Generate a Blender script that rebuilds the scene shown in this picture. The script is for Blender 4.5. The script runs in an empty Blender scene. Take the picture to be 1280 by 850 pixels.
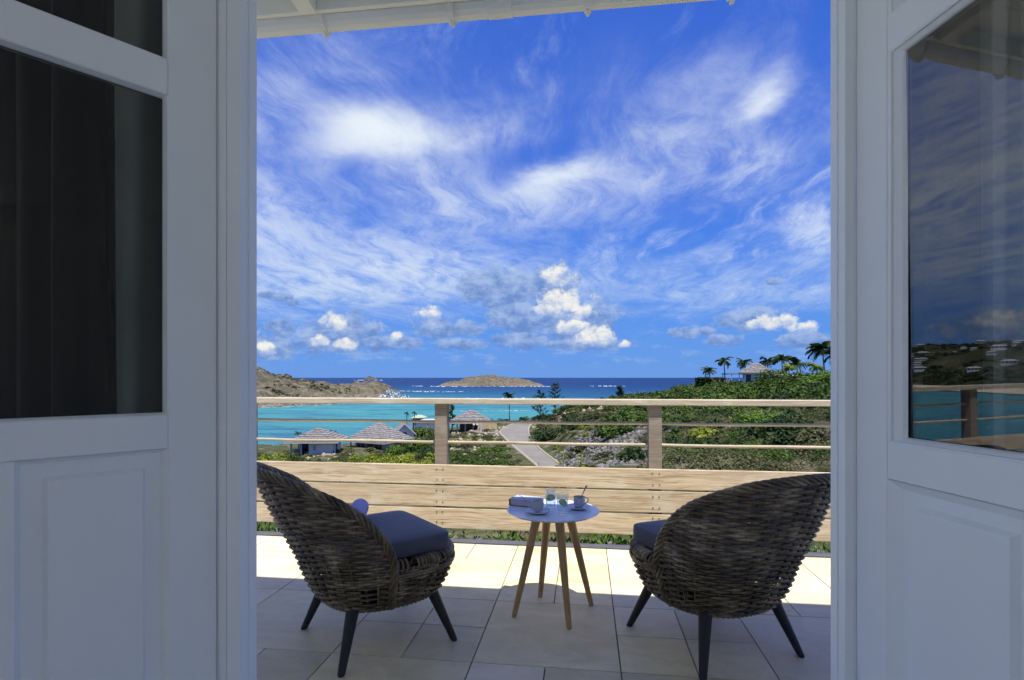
import bpy, bmesh, math, random
import numpy as np
from mathutils import Vector, Matrix
R = math.radians
PI = math.pi
random.seed(7); rng = np.random.default_rng(7)
S = bpy.context.scene
COL = S.collection

# ------------------------------------------------------------------ camera
YAW, FPX, YH, EYE = 0.130133, 700.0, 472.0, 1.2
cd = bpy.data.cameras.new("camera"); cam = bpy.data.objects.new("camera", cd); COL.objects.link(cam)
cam.location = (0, 0, EYE)
cam.rotation_euler = (R(90), 0, YAW)
cam.rotation_mode = 'XYZ'
cd.sensor_width = 36; cd.lens = FPX / 1280 * 36
cd.shift_y = (YH - 425) / 1280
cd.clip_start = 0.02; cd.clip_end = 100000
S.camera = cam
S.view_settings.view_transform = 'Standard'; S.view_settings.look = 'None'
S.view_settings.gamma = 1; S.view_settings.use_curve_mapping = False
S.view_settings.exposure = 1.06
S.cycles.max_bounces = 8; S.cycles.diffuse_bounces = 5; S.cycles.transparent_max_bounces = 12
S.cycles.caustics_reflective = False; S.cycles.caustics_refractive = False

# ------------------------------------------------------------------ sun
SUND = Vector((0.16, -0.27, 0.95)).normalized()          # towards the sun
SUN_EL = math.asin(SUND.z); SUN_AZ = math.atan2(SUND.x, SUND.y)
ld = bpy.data.lights.new("sun", 'SUN'); ld.energy = 3.3; ld.angle = R(0.5); ld.color = (1.0, 0.93, 0.80)
sun = bpy.data.objects.new("sun", ld); COL.objects.link(sun)
sun.rotation_euler = SUND.to_track_quat('Z', 'Y').to_euler(); sun.location = (0, -5, 20)

# ------------------------------------------------------------------ sky
W = bpy.data.worlds.new("World"); S.world = W; W.use_nodes = True
W.cycles.sampling_method = 'MANUAL'; W.cycles.sample_map_resolution = 512
class NT:
    def __init__(s, nt): s.nt = nt; s.n = nt.nodes; s.l = nt.links
    def node(s, t, **kw):
        n = s.n.new(t)
        for k, v in kw.items(): setattr(n, k, v)
        return n
    def put(s, sock, v):
        if v is None: return
        if hasattr(v, 'links'): s.l.new(v, sock)
        else: sock.default_value = v
    def m(s, op, a, b=None, c=None, clamp=False):
        n = s.n.new('ShaderNodeMath'); n.operation = op; n.use_clamp = clamp
        for i, v in enumerate((a, b, c)):
            if v is not None: s.put(n.inputs[i], v)
        return n.outputs[0]
    def vm(s, op, a, b=None, scale=None):
        n = s.n.new('ShaderNodeVectorMath'); n.operation = op
        s.put(n.inputs[0], a)
        if b is not None: s.put(n.inputs[1], b)
        if scale is not None: s.put(n.inputs['Scale'], scale)
        return n.outputs[1] if op in ('LENGTH', 'DOT_PRODUCT', 'DISTANCE') else n.outputs[0]
    def noise(s, vec, scale=5, detail=4, rough=.55, dist=0, out=0, dim='3D'):
        n = s.n.new('ShaderNodeTexNoise'); n.noise_dimensions = dim
        if vec is not None: s.l.new(vec, n.inputs['Vector'])
        n.inputs['Scale'].default_value = scale; n.inputs['Detail'].default_value = detail
        n.inputs['Roughness'].default_value = rough; n.inputs['Distortion'].default_value = dist
        return n.outputs[out]
    def ss(s, x, lo, hi, a=0.0, b=1.0):
        n = s.n.new('ShaderNodeMapRange'); n.interpolation_type = 'SMOOTHSTEP'
        s.put(n.inputs[0], x); n.inputs[1].default_value = lo; n.inputs[2].default_value = hi
        n.inputs[3].default_value = a; n.inputs[4].default_value = b
        return n.outputs[0]
    def mix(s, f, a, b, blend='MIX'):
        n = s.n.new('ShaderNodeMix'); n.data_type = 'RGBA'; n.blend_type = blend
        s.put(n.inputs[0], f)
        for i, v in ((6, a), (7, b)):
            if isinstance(v, (tuple, list)): v = (*v[:3], 1)
            s.put(n.inputs[i], v)
        return n.outputs[2]
    def ramp(s, f, stops):
        n = s.n.new('ShaderNodeValToRGB'); s.put(n.inputs[0], f); e = n.color_ramp.elements
        while len(e) < len(stops): e.new(0.5)
        for i, (p, c) in enumerate(stops): e[i].position = p; e[i].color = (*c[:3], 1)
        return n.outputs[0]
    def mapping(s, vec, scale=(1, 1, 1), rot=(0, 0, 0), loc=(0, 0, 0)):
        n = s.n.new('ShaderNodeMapping'); s.l.new(vec, n.inputs[0])
        n.inputs['Location'].default_value = loc; n.inputs['Rotation'].default_value = rot; n.inputs['Scale'].default_value = scale
        return n.outputs[0]
    def bump(s, h, strength=.3, dist=.01):
        n = s.n.new('ShaderNodeBump'); s.l.new(h, n.inputs['Height'])
        n.inputs['Strength'].default_value = strength; n.inputs['Distance'].default_value = dist
        return n.outputs[0]

def angles(x, y):                                        # where in the sky a cloud stands: azimuth, elevation
    tc = math.atan((x - 640) / FPX)
    return tc - YAW, math.atan((YH - y) / (FPX / math.cos(tc)))

def build_sky():
    t = NT(W.node_tree); t.n.clear()
    out = t.node('ShaderNodeOutputWorld'); bg = t.node('ShaderNodeBackground')
    sky = t.node('ShaderNodeTexSky', sky_type='NISHITA'); sky.sun_disc = False
    sky.sun_elevation = SUN_EL; sky.sun_rotation = SUN_AZ
    sky.air_density = 1.0; sky.dust_density = 0.15; sky.ozone_density = 5.0; sky.altitude = 20
    d = t.node('ShaderNodeTexCoord').outputs['Generated']
    sp = t.node('ShaderNodeSeparateXYZ'); t.l.new(d, sp.inputs[0]); X, Y, Z = sp.outputs
    base = t.mix(1.0, sky.outputs[0], (.80, 1.0, 1.75), 'MULTIPLY')
    hs = t.node('ShaderNodeHueSaturation'); hs.inputs['Saturation'].default_value = 1.08; hs.inputs['Value'].default_value = 1.0
    t.l.new(base, hs.inputs['Color']); base = hs.outputs[0]
    az = t.m('ARCTAN2', X, Y); el = t.m('ARCSINE', Z)
    deep = t.ramp(t.m('DIVIDE', t.m('MAXIMUM', el, 0.0), 1.57), [(0, (.090, .285, .78)), (.10, (.068, .225, .74)), (.22, (.052, .158, .66)), (.40, (.045, .130, .60)), (1, (.042, .12, .54))])
    base = t.mix(.78, base, t.vm('SCALE', deep, scale=7.9))
    zz = t.m('ADD', t.m('MAXIMUM', Z, 0.0), 0.10)
    cx = t.m('DIVIDE', X, zz); cy = t.m('DIVIDE', Y, zz)
    cv = t.node('ShaderNodeCombineXYZ'); t.l.new(cx, cv.inputs[0]); t.l.new(cy, cv.inputs[1]); P = cv.outputs[0]
    # cirrus veil: warped, stretched noise on the cloud plane
    wv = t.noise(P, 0.9, 3, .5, 0, 1)
    P2 = t.vm('ADD', P, t.vm('SCALE', t.vm('SUBTRACT', wv, (0.5, 0.5, 0.5)), scale=.8))
    c1 = t.noise(t.mapping(P2, (1.0, 0.38, 1), (0, 0, R(-28)), (3.1, 1.7, 0)), 1.25, 8, .60, .15)
    c2 = t.noise(t.mapping(P2, (3.2, 0.7, 1), (0, 0, R(33)), (0, 4.2, 0)), 1.6, 9, .64, .1)
    c3 = t.noise(t.mapping(P, (1, 1, 1), (0, 0, 0), (7.7, 2.2, 0)), 0.55, 3, .5)
    veil = t.m('MULTIPLY', t.ss(c1, .45, .80), .50)
    veil = t.m('ADD', veil, t.m('MULTIPLY', t.m('MULTIPLY', t.ss(c2, .47, .78), t.ss(c3, .38, .62)), .50))
    c4 = t.noise(t.mapping(P2, (2.2, .8, 1), (0, 0, R(-12)), (1.3, 8.1, 0)), 3.2, 10, .70, .1)
    veil = t.m('MULTIPLY', veil, t.ss(c4, .32, .66, .25, 1.25))
    # soft bright patches and faint bands, each at its own place in the sky
    wn = t.noise(P, 1.7, 5, .6, 0, 1)
    sw = t.node('ShaderNodeSeparateXYZ'); t.l.new(wn, sw.inputs[0])
    azw = t.m('ADD', az, t.m('MULTIPLY', t.m('SUBTRACT', sw.outputs[0], .5), .20))
    elw = t.m('ADD', el, t.m('MULTIPLY', t.m('SUBTRACT', sw.outputs[1], .5), .13))
    def gauss(A, E, px, py, rx, ry, tilt=0):
        a0, e0 = angles(px, py); k = math.cos(math.atan((px - 640) / FPX))
        rx = rx / FPX * k * k; ry = ry / FPX * k * math.cos(e0)
        da = t.m('SUBTRACT', A, a0); de = t.m('SUBTRACT', E, e0)
        if tilt:
            c, s_ = math.cos(tilt), math.sin(tilt)
            da, de = t.m('ADD', t.m('MULTIPLY', da, c), t.m('MULTIPLY', de, s_)), t.m('SUBTRACT', t.m('MULTIPLY', de, c), t.m('MULTIPLY', da, s_))
        a = t.m('DIVIDE', da, rx); e = t.m('DIVIDE', de, ry)
        return t.m('ADD', t.m('MULTIPLY', a, a), t.m('MULTIPLY', e, e))
    for px, py, rx, ry, amp, tl in [(482,162,66,26,1.35,.10),(600,150,70,22,.25,.1),(700,226,48,16,.95,.25),(690,258,80,30,.42,.1),(940,122,34,17,1.0,.4),
            (500,345,230,30,.42,0),(420,300,150,26,.25,-.1),(900,365,150,22,.42,0),(1015,285,50,45,.45,.3),(945,212,45,18,.42,.4),(390,372,75,12,.5,0),
            (560,250,70,60,.22,-.5),(370,110,60,25,.18,.5),(800,170,60,70,.15,.8),(140,250,220,60,.5,.1),(-260,170,900,150,.45,.05),(-200,330,900,60,.55,0),(-150,20,700,120,.3,.1),(1400,250,200,60,.5,0)]:
        g = t.m('EXPONENT', t.m('MULTIPLY', gauss(azw, elw, px, py, rx, ry, tl), -1.0))
        tex = t.ss(c4, .30, .68, .25, 1.35) if amp < .8 else t.ss(c4, .25, .6, .75, 1.1)
        veil = t.m('ADD', veil, t.m('MULTIPLY', t.m('MULTIPLY', g, amp), tex))
    veil = t.m('MULTIPLY', veil, t.ss(el, 0.02, .16))
    veil = t.m('SUBTRACT', 1.0, t.m('EXPONENT', t.m('MULTIPLY', veil, -1.25)))
    K = 7.0
    white = (1.02 * K, 1.10 * K, 1.12 * K)
    col = t.mix(veil, base, white)
    # pale band of far haze over the sea
    hz = t.m('MULTIPLY', t.ss(el, 0.30, 0.0), .50)
    col = t.mix(hz, col, (.105 * K, .30 * K, .76 * K))
    # cumulus: lumpy blobs broken up by noise
    A3 = t.node('ShaderNodeCombineXYZ'); t.l.new(az, A3.inputs[0]); t.l.new(el, A3.inputs[1]); A3 = A3.outputs[0]
    n1 = t.noise(A3, 40, 8, .64, .3); n2 = t.noise(t.mapping(A3, (1, 1.5, 1), (0, 0, 0), (3, 1, 0)), 34, 7, .62)
    rough = t.m('MULTIPLY', t.m('SUBTRACT', n1, .5), 4.2)
    def puffs(lst):
        best = hgt = None
        for px, py, rx, ry in lst:
            v = t.m('SUBTRACT', 1.0, gauss(az, el, px, py, rx, ry)); e0 = angles(px, py)[1]
            h = t.m('DIVIDE', t.m('SUBTRACT', el, e0), ry / FPX * .9)
            if best is None: best, hgt = v, h
            else:
                g = t.m('GREATER_THAN', v, best); hgt = t.m('ADD', hgt, t.m('MULTIPLY', g, t.m('SUBTRACT', h, hgt))); best = t.m('MAXIMUM', best, v)
        return best, hgt
    grey, gh = puffs([(636,362,58,28),(600,356,28,18),(350,412,22,14),(462,412,24,10),(585,410,26,10),(700,392,62,34),(650,395,46,26),(345,370,24,6),(366,378,9,5),(968,352,10,6),(945,398,52,16),(720,400,58,34),(690,352,34,24),(650,425,40,12),(1010,425,50,10),(430,415,46,26),(408,424,50,20),(340,432,30,20),(545,410,30,16),(480,428,60,10),(905,425,30,8),(730,430,60,9),(860,415,30,8),(575,430,40,8),(240,420,80,18),(60,400,120,26),(-250,410,160,26),(1180,410,60,18)])
    mg = t.ss(t.m('ADD', grey, t.m('MULTIPLY', rough, .9)), -.25, .55)
    gcol = t.mix(t.ss(t.m('ADD', n2, t.m('MULTIPLY', gh, .10)), .33, .68), (.165 * K, .295 * K, .66 * K), (.42 * K, .57 * K, .88 * K))
    col = t.mix(t.m('MULTIPLY', mg, .9), col, gcol)
    wht, wh = puffs([(697,346,22,14),(703,380,38,19),(686,386,22,11),(724,390,22,16),(742,420,27,16),(716,408,22,12),(780,430,9,5),(538,393,17,11),(416,405,21,12),(434,430,17,8),(400,426,13,8),(497,420,9,6),(332,434,14,9),(972,403,34,11),(1004,408,24,8),(944,405,14,7),(230,410,40,12),(20,395,50,14),(-260,400,70,16),(1190,400,30,12)])
    mw = t.ss(t.m('ADD', wht, t.m('MULTIPLY', rough, 1.15)), -.22, .95)
    # light and shade painted into the clouds: lit lumps, bluish hollows, darker bases
    rel = t.ss(t.m('ADD', t.m('MULTIPLY', wh, .22), n2), .22, .66)
    wcol = t.mix(rel, (.36 * K, .51 * K, .86 * K), (1.0 * K, 1.0 * K, .95 * K))
    col = t.mix(mw, col, wcol)
    # faint ragged bank low over the horizon
    lowb = t.m('MULTIPLY', t.ss(t.noise(t.mapping(A3, (1, 2.6, 1), (0, 0, 0), (5, 2, 0)), 16, 8, .66), .50, .68), t.m('MULTIPLY', t.ss(el, .012, .035), t.ss(el, .10, .055)))
    col = t.mix(t.m('MULTIPLY', lowb, .5), col, (.42 * K, .58 * K, .88 * K))
    # below the horizon: the colour of far water
    col = t.mix(t.ss(el, -.002, -.02), col, (.06 * K, .16 * K, .34 * K))
    t.l.new(col, bg.inputs[0]); bg.inputs[1].default_value = 0.0615
    t.l.new(bg.outputs[0], out.inputs[0])
build_sky()

# ------------------------------------------------------------------ helpers
def mat(name, color=(.5, .5, .5), rough=.6, var=None, vscale=8, vdetail=5, vstretch=(1, 1, 1), bump=0, bscale=60, bdist=.003, bstretch=(1, 1, 1), spec=.5, metal=0, coords='Object', rnd=0, island=0, fn=None):
    m = bpy.data.materials.new(name); m.use_nodes = True; t = NT(m.node_tree)
    b = t.n['Principled BSDF']; b.inputs['Roughness'].default_value = rough; b.inputs['Metallic'].default_value = metal
    b.inputs['Specular IOR Level'].default_value = spec
    tc = t.node('ShaderNodeTexCoord').outputs[coords] if coords != 'World' else t.node('ShaderNodeNewGeometry').outputs['Position']
    c = None
    if var is not None:
        f = t.ss(t.noise(t.mapping(tc, vstretch), vscale, vdetail, .6), .3, .7)
        c = t.mix(f, color, var)
    if rnd or island:
        f = t.node('ShaderNodeObjectInfo').outputs['Random'] if rnd else t.node('ShaderNodeNewGeometry').outputs['Random Per Island']
        k = rnd or island
        hs = t.node('ShaderNodeHueSaturation'); t.put(hs.inputs['Color'], c if c is not None else (*color, 1))
        t.l.new(t.m('ADD', 1 - k, t.m('MULTIPLY', f, 2 * k)), hs.inputs['Value'])
        c = hs.outputs[0]
    if fn: c = fn(t, tc, c, b)
    if c is not None: t.l.new(c, b.inputs['Base Color'])
    else: b.inputs['Base Color'].default_value = (*color, 1)
    if bump:
        t.l.new(t.bump(t.noise(t.mapping(tc, bstretch), bscale, 6, .6), bump, bdist), b.inputs['Normal'])
    return m

def tag(o, label=None, cat=None, group=None, kind=None):
    if label: o['label'] = label
    if cat: o['category'] = cat
    if group: o['group'] = group
    if kind: o['kind'] = kind
    return o
def thing(name, label, cat, loc=(0, 0, 0), rz=0, group=None):
    o = bpy.data.objects.new(name, None); o.empty_display_size = .1; COL.objects.link(o)
    o.location = loc; o.rotation_euler = (0, 0, rz); return tag(o, label, cat, group)
def put(name, me, parent=None, loc=(0, 0, 0), rot=(0, 0, 0)):
    o = bpy.data.objects.new(name, me); COL.objects.link(o); o.location = loc; o.rotation_euler = rot
    if parent: o.parent = parent
    return o
def copy_tree(o, parent=None):
    c = o.copy(); COL.objects.link(c)
    if parent: c.parent = parent
    for ch in list(o.children): copy_tree(ch, c)
    return c

class MB:
    """collects vertices and faces of one mesh"""
    def __init__(s): s.v = []; s.f = []
    def add(s, vs, fs):
        n = len(s.v); s.v += [tuple(v) for v in vs]; s.f += [tuple(i + n for i in f) for f in fs]; return s
    def box(s, x0, x1, y0, y1, z0, z1, M=None):
        vs = [Vector((x, y, z)) for z in (z0, z1) for y in (y0, y1) for x in (x0, x1)]
        if M: vs = [M @ v for v in vs]
        return s.add(vs, [(0, 2, 3, 1), (4, 5, 7, 6), (0, 1, 5, 4), (1, 3, 7, 5), (3, 2, 6, 7), (2, 0, 4, 6)])
    def loft(s, rings, cap=True, closed=False):
        n = len(rings[0]); vs = [p for r in rings for p in r]; fs = []
        m = len(rings)
        for i in range(m if closed else m - 1):
            j = (i + 1) % m
            for k in range(n): fs.append((i * n + k, i * n + (k + 1) % n, j * n + (k + 1) % n, j * n + k))
        if cap and not closed: fs += [tuple(reversed(range(n))), tuple((m - 1) * n + k for k in range(n))]
        return s.add(vs, fs)
    def tube(s, pts, r, n=6, cap=True, closed=False, up=None):
        pts = [Vector(p) for p in pts]; m = len(pts); rs = r if hasattr(r, '__len__') else [r] * m
        rings = []; prev = None
        for i, p in enumerate(pts):
            if closed: t = pts[(i + 1) % m] - pts[i - 1]
            else: t = pts[min(i + 1, m - 1)] - pts[max(i - 1, 0)]
            t = t.normalized() if t.length > 1e-9 else Vector((0, 0, 1))
            if prev is None:
                a = Vector(up) if up else (Vector((0, 0, 1)) if abs(t.z) < .9 else Vector((1, 0, 0)))
            else: a = prev
            a = a - t * a.dot(t); a = a.normalized() if a.length > 1e-6 else t.orthogonal().normalized(); prev = a; b = t.cross(a)
            rings.append([p + (a * math.cos(2 * PI * k / n) + b * math.sin(2 * PI * k / n)) * rs[i] for k in range(n)])
        return s.loft(rings, cap, closed)
    def lathe(s, prof, n=32, c=(0, 0, 0)):
        rings = [[(c[0] + r * math.cos(2 * PI * k / n), c[1] + r * math.sin(2 * PI * k / n), c[2] + z) for k in range(n)] for r, z in prof]
        return s.loft(rings, False)
    def mesh(s, name, m, smooth=False, bevel=0, weld=False):
        me = bpy.data.meshes.new(name); me.from_pydata(s.v, [], s.f)
        if weld or bevel:
            bm = bmesh.new(); bm.from_mesh(me)
            bmesh.ops.remove_doubles(bm, verts=bm.verts, dist=1e-5)
            if bevel:
                bmesh.ops.bevel(bm, geom=list(bm.edges), offset=bevel, segments=2, affect='EDGES', profile=.5, clamp_overlap=True)
            bmesh.ops.recalc_face_normals(bm, faces=bm.faces)
            bm.to_mesh(me); bm.free()
        me.materials.append(m)
        if smooth: me.polygons.foreach_set('use_smooth', [True] * len(me.polygons))
        me.update(); return me
    def obj(s, name, m, parent=None, loc=(0, 0, 0), rot=(0, 0, 0), **k): return put(name, s.mesh(name, m, **k), parent, loc, rot)

def quads_mesh(name, V, m, smooth=False, n=4):
    """V: (faces*n, 3) array, every n rows one face"""
    V = np.asarray(V, dtype=np.float32).reshape(-1, 3); nf = len(V) // n
    me = bpy.data.meshes.new(name); me.vertices.add(len(V)); me.vertices.foreach_set('co', V.ravel())
    me.loops.add(nf * n); me.loops.foreach_set('vertex_index', np.arange(nf * n, dtype=np.int32))
    me.polygons.add(nf); me.polygons.foreach_set('loop_start', np.arange(0, nf * n, n, dtype=np.int32))
    me.update(calc_edges=True); me.materials.append(m); return me
def grid_mesh(name, V, nu, nv, m, smooth=True):
    V = np.asarray(V, dtype=np.float32)
    i = np.arange(nu - 1)[:, None] * nv + np.arange(nv - 1)[None, :]
    F = np.stack([i, i + nv, i + nv + 1, i + 1], -1).reshape(-1, 4).astype(np.int32)
    me = bpy.data.meshes.new(name); me.vertices.add(len(V)); me.vertices.foreach_set('co', V.ravel())
    me.loops.add(F.size); me.loops.foreach_set('vertex_index', F.ravel())
    me.polygons.add(len(F)); me.polygons.foreach_set('loop_start', np.arange(0, F.size, 4, dtype=np.int32))
    me.update(calc_edges=True); me.materials.append(m)
    if smooth: me.polygons.foreach_set('use_smooth', [True] * len(me.polygons))
    return me

def vnoise(x, y, seed=0):
    """value noise, vectorised"""
    xi = np.floor(x).astype(np.int64); yi = np.floor(y).astype(np.int64); fx = x - xi; fy = y - yi
    fx = fx * fx * (3 - 2 * fx); fy = fy * fy * (3 - 2 * fy)
    def h(a, b):
        n = (a * 374761393 + b * 668265263 + seed * 974634777) & 0xffffffff
        n = ((n ^ (n >> 13)) * 1274126177) & 0xffffffff
        return ((n ^ (n >> 16)) & 0xffff) / 65535.0
    return (h(xi, yi) * (1 - fx) + h(xi + 1, yi) * fx) * (1 - fy) + (h(xi, yi + 1) * (1 - fx) + h(xi + 1, yi + 1) * fx) * fy
def fbm(x, y, o=4, seed=0):
    s = 0; a = .5
    for k in range(o): s = s + a * (vnoise(x * 2 ** k, y * 2 ** k, seed + k) - .5); a *= .55
    return s
def at(px, D, z=None, py=None):                       # a bearing in the view and a distance ahead give a place on the map
    X = (px - 640) / FPX * D
    u = X * math.cos(YAW) - D * math.sin(YAW); v = X * math.sin(YAW) + D * math.cos(YAW)
    if py is not None: z = EYE - (py - YH) * D / FPX
    return Vector((u, v, z if z is not None else 0))

SEA = -14.0
# ------------------------------------------------------------------ terrain height
TD = np.array([0, 4.2, 6, 10, 16, 25, 35, 50, 65, 80, 100, 120, 140, 165, 200, 260, 400.])
TX = np.array([316, 400, 480, 560, 620, 665, 720, 800, 900, 1040.])
TZ = np.array([
 [-.4,-.4,-.5,-1.2,-2.4,-4.4,-6.4,-8.9,-10.6,-11.9,-12.6,-13.6,-15.2,-17,-18,-18,-18],
 [-.4,-.4,-.5,-1.2,-2.4,-4.4,-6.4,-8.9,-10.7,-11.9,-12.2,-13.3,-15.0,-17,-18,-18,-18],
 [-.4,-.4,-.5,-1.2,-2.4,-4.4,-6.4,-8.8,-10.6,-11.8,-12.4,-12.9,-14.6,-17,-18,-18,-18],
 [-.4,-.4,-.5,-1.2,-2.3,-4.2,-6.2,-8.6,-10.4,-11.3,-11.3,-11.0,-11.6,-13.6,-16.5,-18,-18],
 [-.4,-.4,-.5,-1.2,-2.3,-4.2,-6.2,-8.6,-10.3,-10.8,-10.3,-9.7,-10.4,-12,-14.8,-18,-18],
 [-.4,-.4,-.5,-1.2,-2.3,-4.2,-6.3,-8.8,-10.4,-10.7,-10.2,-9.4,-9.6,-11,-14,-18,-18],
 [-.4,-.4,-.5,-1.1,-2.0,-3.6,-5.2,-6.8,-7.7,-7.7,-7.1,-6.4,-6.2,-8.6,-14,-18,-18],
 [-.4,-.4,-.5,-1.1,-1.9,-3.2,-4.3,-4.9,-5.0,-4.6,-3.9,-3.7,-4.1,-7,-14,-18,-18],
 [-.4,-.4,-.5,-1.2,-2.0,-3.0,-3.6,-3.4,-2.9,-2.3,-1.5,-1.2,-1.2,-2.5,-8,-16,-18],
 [-.4,-.4,-.5,-1.3,-2.15,-3.0,-2.9,-2.1,-1.4,-.7,.2,.7,.9,.8,-1,-8,-18]])
def H(x, y, rough=True):
    x = np.asarray(x, float); y = np.asarray(y, float)
    r = np.hypot(x, y); th = np.arctan2(x, y) + YAW
    ths = np.arctan((TX - 640) / FPX)
    tc = np.clip(th, ths[0], ths[-1]); D = r * np.cos(tc)
    D = np.clip(D, 0, 399.9)
    j = np.clip(np.searchsorted(ths, tc, 'right') - 1, 0, len(ths) - 2); f = (tc - ths[j]) / (ths[j + 1] - ths[j]); f = f * f * (3 - 2 * f) * .5 + f * .5
    i = np.clip(np.searchsorted(TD, D, 'right') - 1, 0, len(TD) - 2); g = (D - TD[i]) / (TD[i + 1] - TD[i])
    z = (TZ[j, i] * (1 - g) + TZ[j, i + 1] * g) * (1 - f) + (TZ[j + 1, i] * (1 - g) + TZ[j + 1, i + 1] * g) * f
    if rough:
        k = np.clip((r - 5) / 25, 0, 1) * np.clip((z + 17) / 3, 0, 1)
        z = z + k * (fbm(x / 9, y / 9, 4, 3) * 1.1 + fbm(x / 2.2, y / 2.2, 3, 9) * .35)
    return z
ROAD = [(700, 66, 2.9), (688, 74, 3.0), (672, 83, 3.2), (657, 93, 3.7), (647, 104, 4.6), (643, 114, 5.6), (650, 127, 4.4), (662, 140, 3.4)]
RC = np.array([[*at(p, D)[:2], w] for p, D, w in ROAD])
RZ = np.array([-10.5, -10.62, -10.5, -10.25, -9.95, -9.75, -9.6, -9.7])
def road_d(x, y):
    return road_dz(x, y)[0]
def road_dz(x, y):
    d = np.full(np.shape(x), 1e9); zz = np.full(np.shape(x), -10.)
    for a, b, za, zb in zip(RC[:-1], RC[1:], RZ[:-1], RZ[1:]):
        ab = b[:2] - a[:2]; t = np.clip(((x - a[0]) * ab[0] + (y - a[1]) * ab[1]) / (ab @ ab), 0, 1)
        dd = np.hypot(x - a[0] - ab[0] * t, y - a[1] - ab[1] * t) - (a[2] + (b[2] - a[2]) * t) / 2
        zz = np.where(dd < d, za + (zb - za) * t, zz); d = np.minimum(d, dd)
    return d, zz
def HT(x, y):
    x = np.asarray(x, float); y = np.asarray(y, float); b = H(x, y, True); d, z = road_dz(x, y); k = np.clip((d - .5) / 4.5, 0, 1); k = k * k * (3 - 2 * k)
    return (z - .12) * (1 - k) + b * k
def hz(x, y): return float(HT(np.array([x]), np.array([y]))[0])

# ------------------------------------------------------------------ materials
WHITE = mat('painted_wood_white', (.84, .895, .90), .42, var=(.80, .86, .87), vscale=3, bump=.12, bscale=90, bstretch=(1, 1, .12), bdist=.001)
FRAMEW = mat('painted_frame_white', (.85, .905, .91), .45, var=(.82, .875, .885), vscale=4, bump=.05, bscale=80, bstretch=(1, 1, .1), bdist=.001)
EAVEW = mat('painted_eave_cream', (.88, .89, .81), .6, var=(.84, .85, .77), vscale=2.5)
PLASTER = mat('plaster_white', (.88, .88, .85), .8, bump=.1, bscale=120, bdist=.001)
def tilefn(t, tc, c, b):
    rd = t.node('ShaderNodeObjectInfo').outputs['Random']
    off = t.node('ShaderNodeCombineXYZ'); t.l.new(t.m('MULTIPLY', rd, 37.0), off.inputs[0]); t.l.new(t.m('MULTIPLY', rd, 91.0), off.inputs[1])
    P = t.vm('ADD', tc, off.outputs[0])
    rot = t.mapping(P, (1, 1.9, 1), (0, 0, R(38)))
    n = t.noise(rot, 3.2, 7, .62, .8); n2 = t.noise(P, 2.0, 4, .6)
    a = t.mix(t.ss(n, .28, .72), (.59, .545, .365), (.77, .72, .515))
    a = t.mix(t.m('MULTIPLY', t.ss(n2, .45, .75), .5), a, (.72, .60, .39))
    vein = t.m('MULTIPLY', t.ss(t.m('ABSOLUTE', t.m('SUBTRACT', t.noise(rot, 2.2, 6, .6, 1.2), .5)), .012, .0), .22)
    a = t.mix(vein, a, (.42, .36, .26))
    hs = t.node('ShaderNodeHueSaturation'); t.l.new(a, hs.inputs['Color'])
    t.l.new(t.m('ADD', .83, t.m('MULTIPLY', t.m('FRACT', t.m('MULTIPLY', rd, 7.3)), .32)), hs.inputs['Value'])
    t.l.new(t.m('ADD', .75, t.m('MULTIPLY', t.m('FRACT', t.m('MULTIPLY', rd, 3.7)), .5)), hs.inputs['Saturation'])
    t.l.new(t.ss(n, .3, .7, .42, .6), b.inputs['Roughness'])
    return hs.outputs[0]
TILE = mat('stone_tile', rough=.5, bump=.15, bscale=25, bdist=.002, fn=tilefn)
GROUT = mat('grout_grey', (.12, .11, .10), .9)
EDGE = mat('slate_edge', (.075, .08, .10), .5, var=(.10, .10, .12))
def woodfn(ca, cb, cc, knots=True):
    def fn(t, tc, c, b):
        rd = t.node('ShaderNodeObjectInfo').outputs['Random']
        off = t.node('ShaderNodeCombineXYZ'); t.l.new(t.m('MULTIPLY', rd, 53.0), off.inputs[0]); t.l.new(t.m('MULTIPLY', rd, 17.0), off.inputs[2])
        P = t.vm('ADD', tc, off.outputs[0])
        w = t.noise(t.mapping(P, (.8, 1, 3)), 2.4, 4, .55, .3, 1)
        P2 = t.vm('ADD', P, t.vm('SCALE', t.vm('SUBTRACT', w, (.5, .5, .5)), scale=.05))
        g = t.noise(t.mapping(P2, (1.0, 6, 30)), 2.0, 7, .6, 1.6)
        fine = t.noise(t.mapping(P2, (3, 30, 120)), 3.0, 4, .6)
        blot = t.noise(t.mapping(P, (1, 1, 2.2)), 3.2, 5, .62, .3)
        a = t.mix(t.ss(g, .36, .74), ca, cb)
        a = t.mix(t.m('MULTIPLY', t.ss(blot, .5, .72), .65), a, cc)
        a = t.mix(t.m('MULTIPLY', t.ss(fine, .52, .75), .35), a, tuple(x * .55 for x in cc))
        hs = t.node('ShaderNodeHueSaturation'); t.l.new(a, hs.inputs['Color']); t.l.new(t.m('ADD', .88, t.m('MULTIPLY', rd, .24)), hs.inputs['Value'])
        t.l.new(t.bump(g, .35, .003), b.inputs['Normal'])
        return hs.outputs[0]
    return fn
PLANK = mat('weathered_plank', rough=.75, spec=.2, fn=woodfn((.62, .52, .38), (.31, .225, .145), (.66, .60, .50)))
RAILW = mat('weathered_rail', rough=.7, spec=.25, fn=woodfn((.54, .48, .37), (.34, .285, .21), (.64, .60, .50)))
POSTW = mat('weathered_post', rough=.75, spec=.2, fn=woodfn((.34, .29, .235), (.22, .185, .145), (.43, .395, .34)))
OAK = mat('oak_leg', (.50, .33, .15), .5, var=(.40, .25, .11), vscale=6, vstretch=(8, 8, 1), bump=.1, bscale=40, bstretch=(8, 8, 1), bdist=.001)
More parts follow.
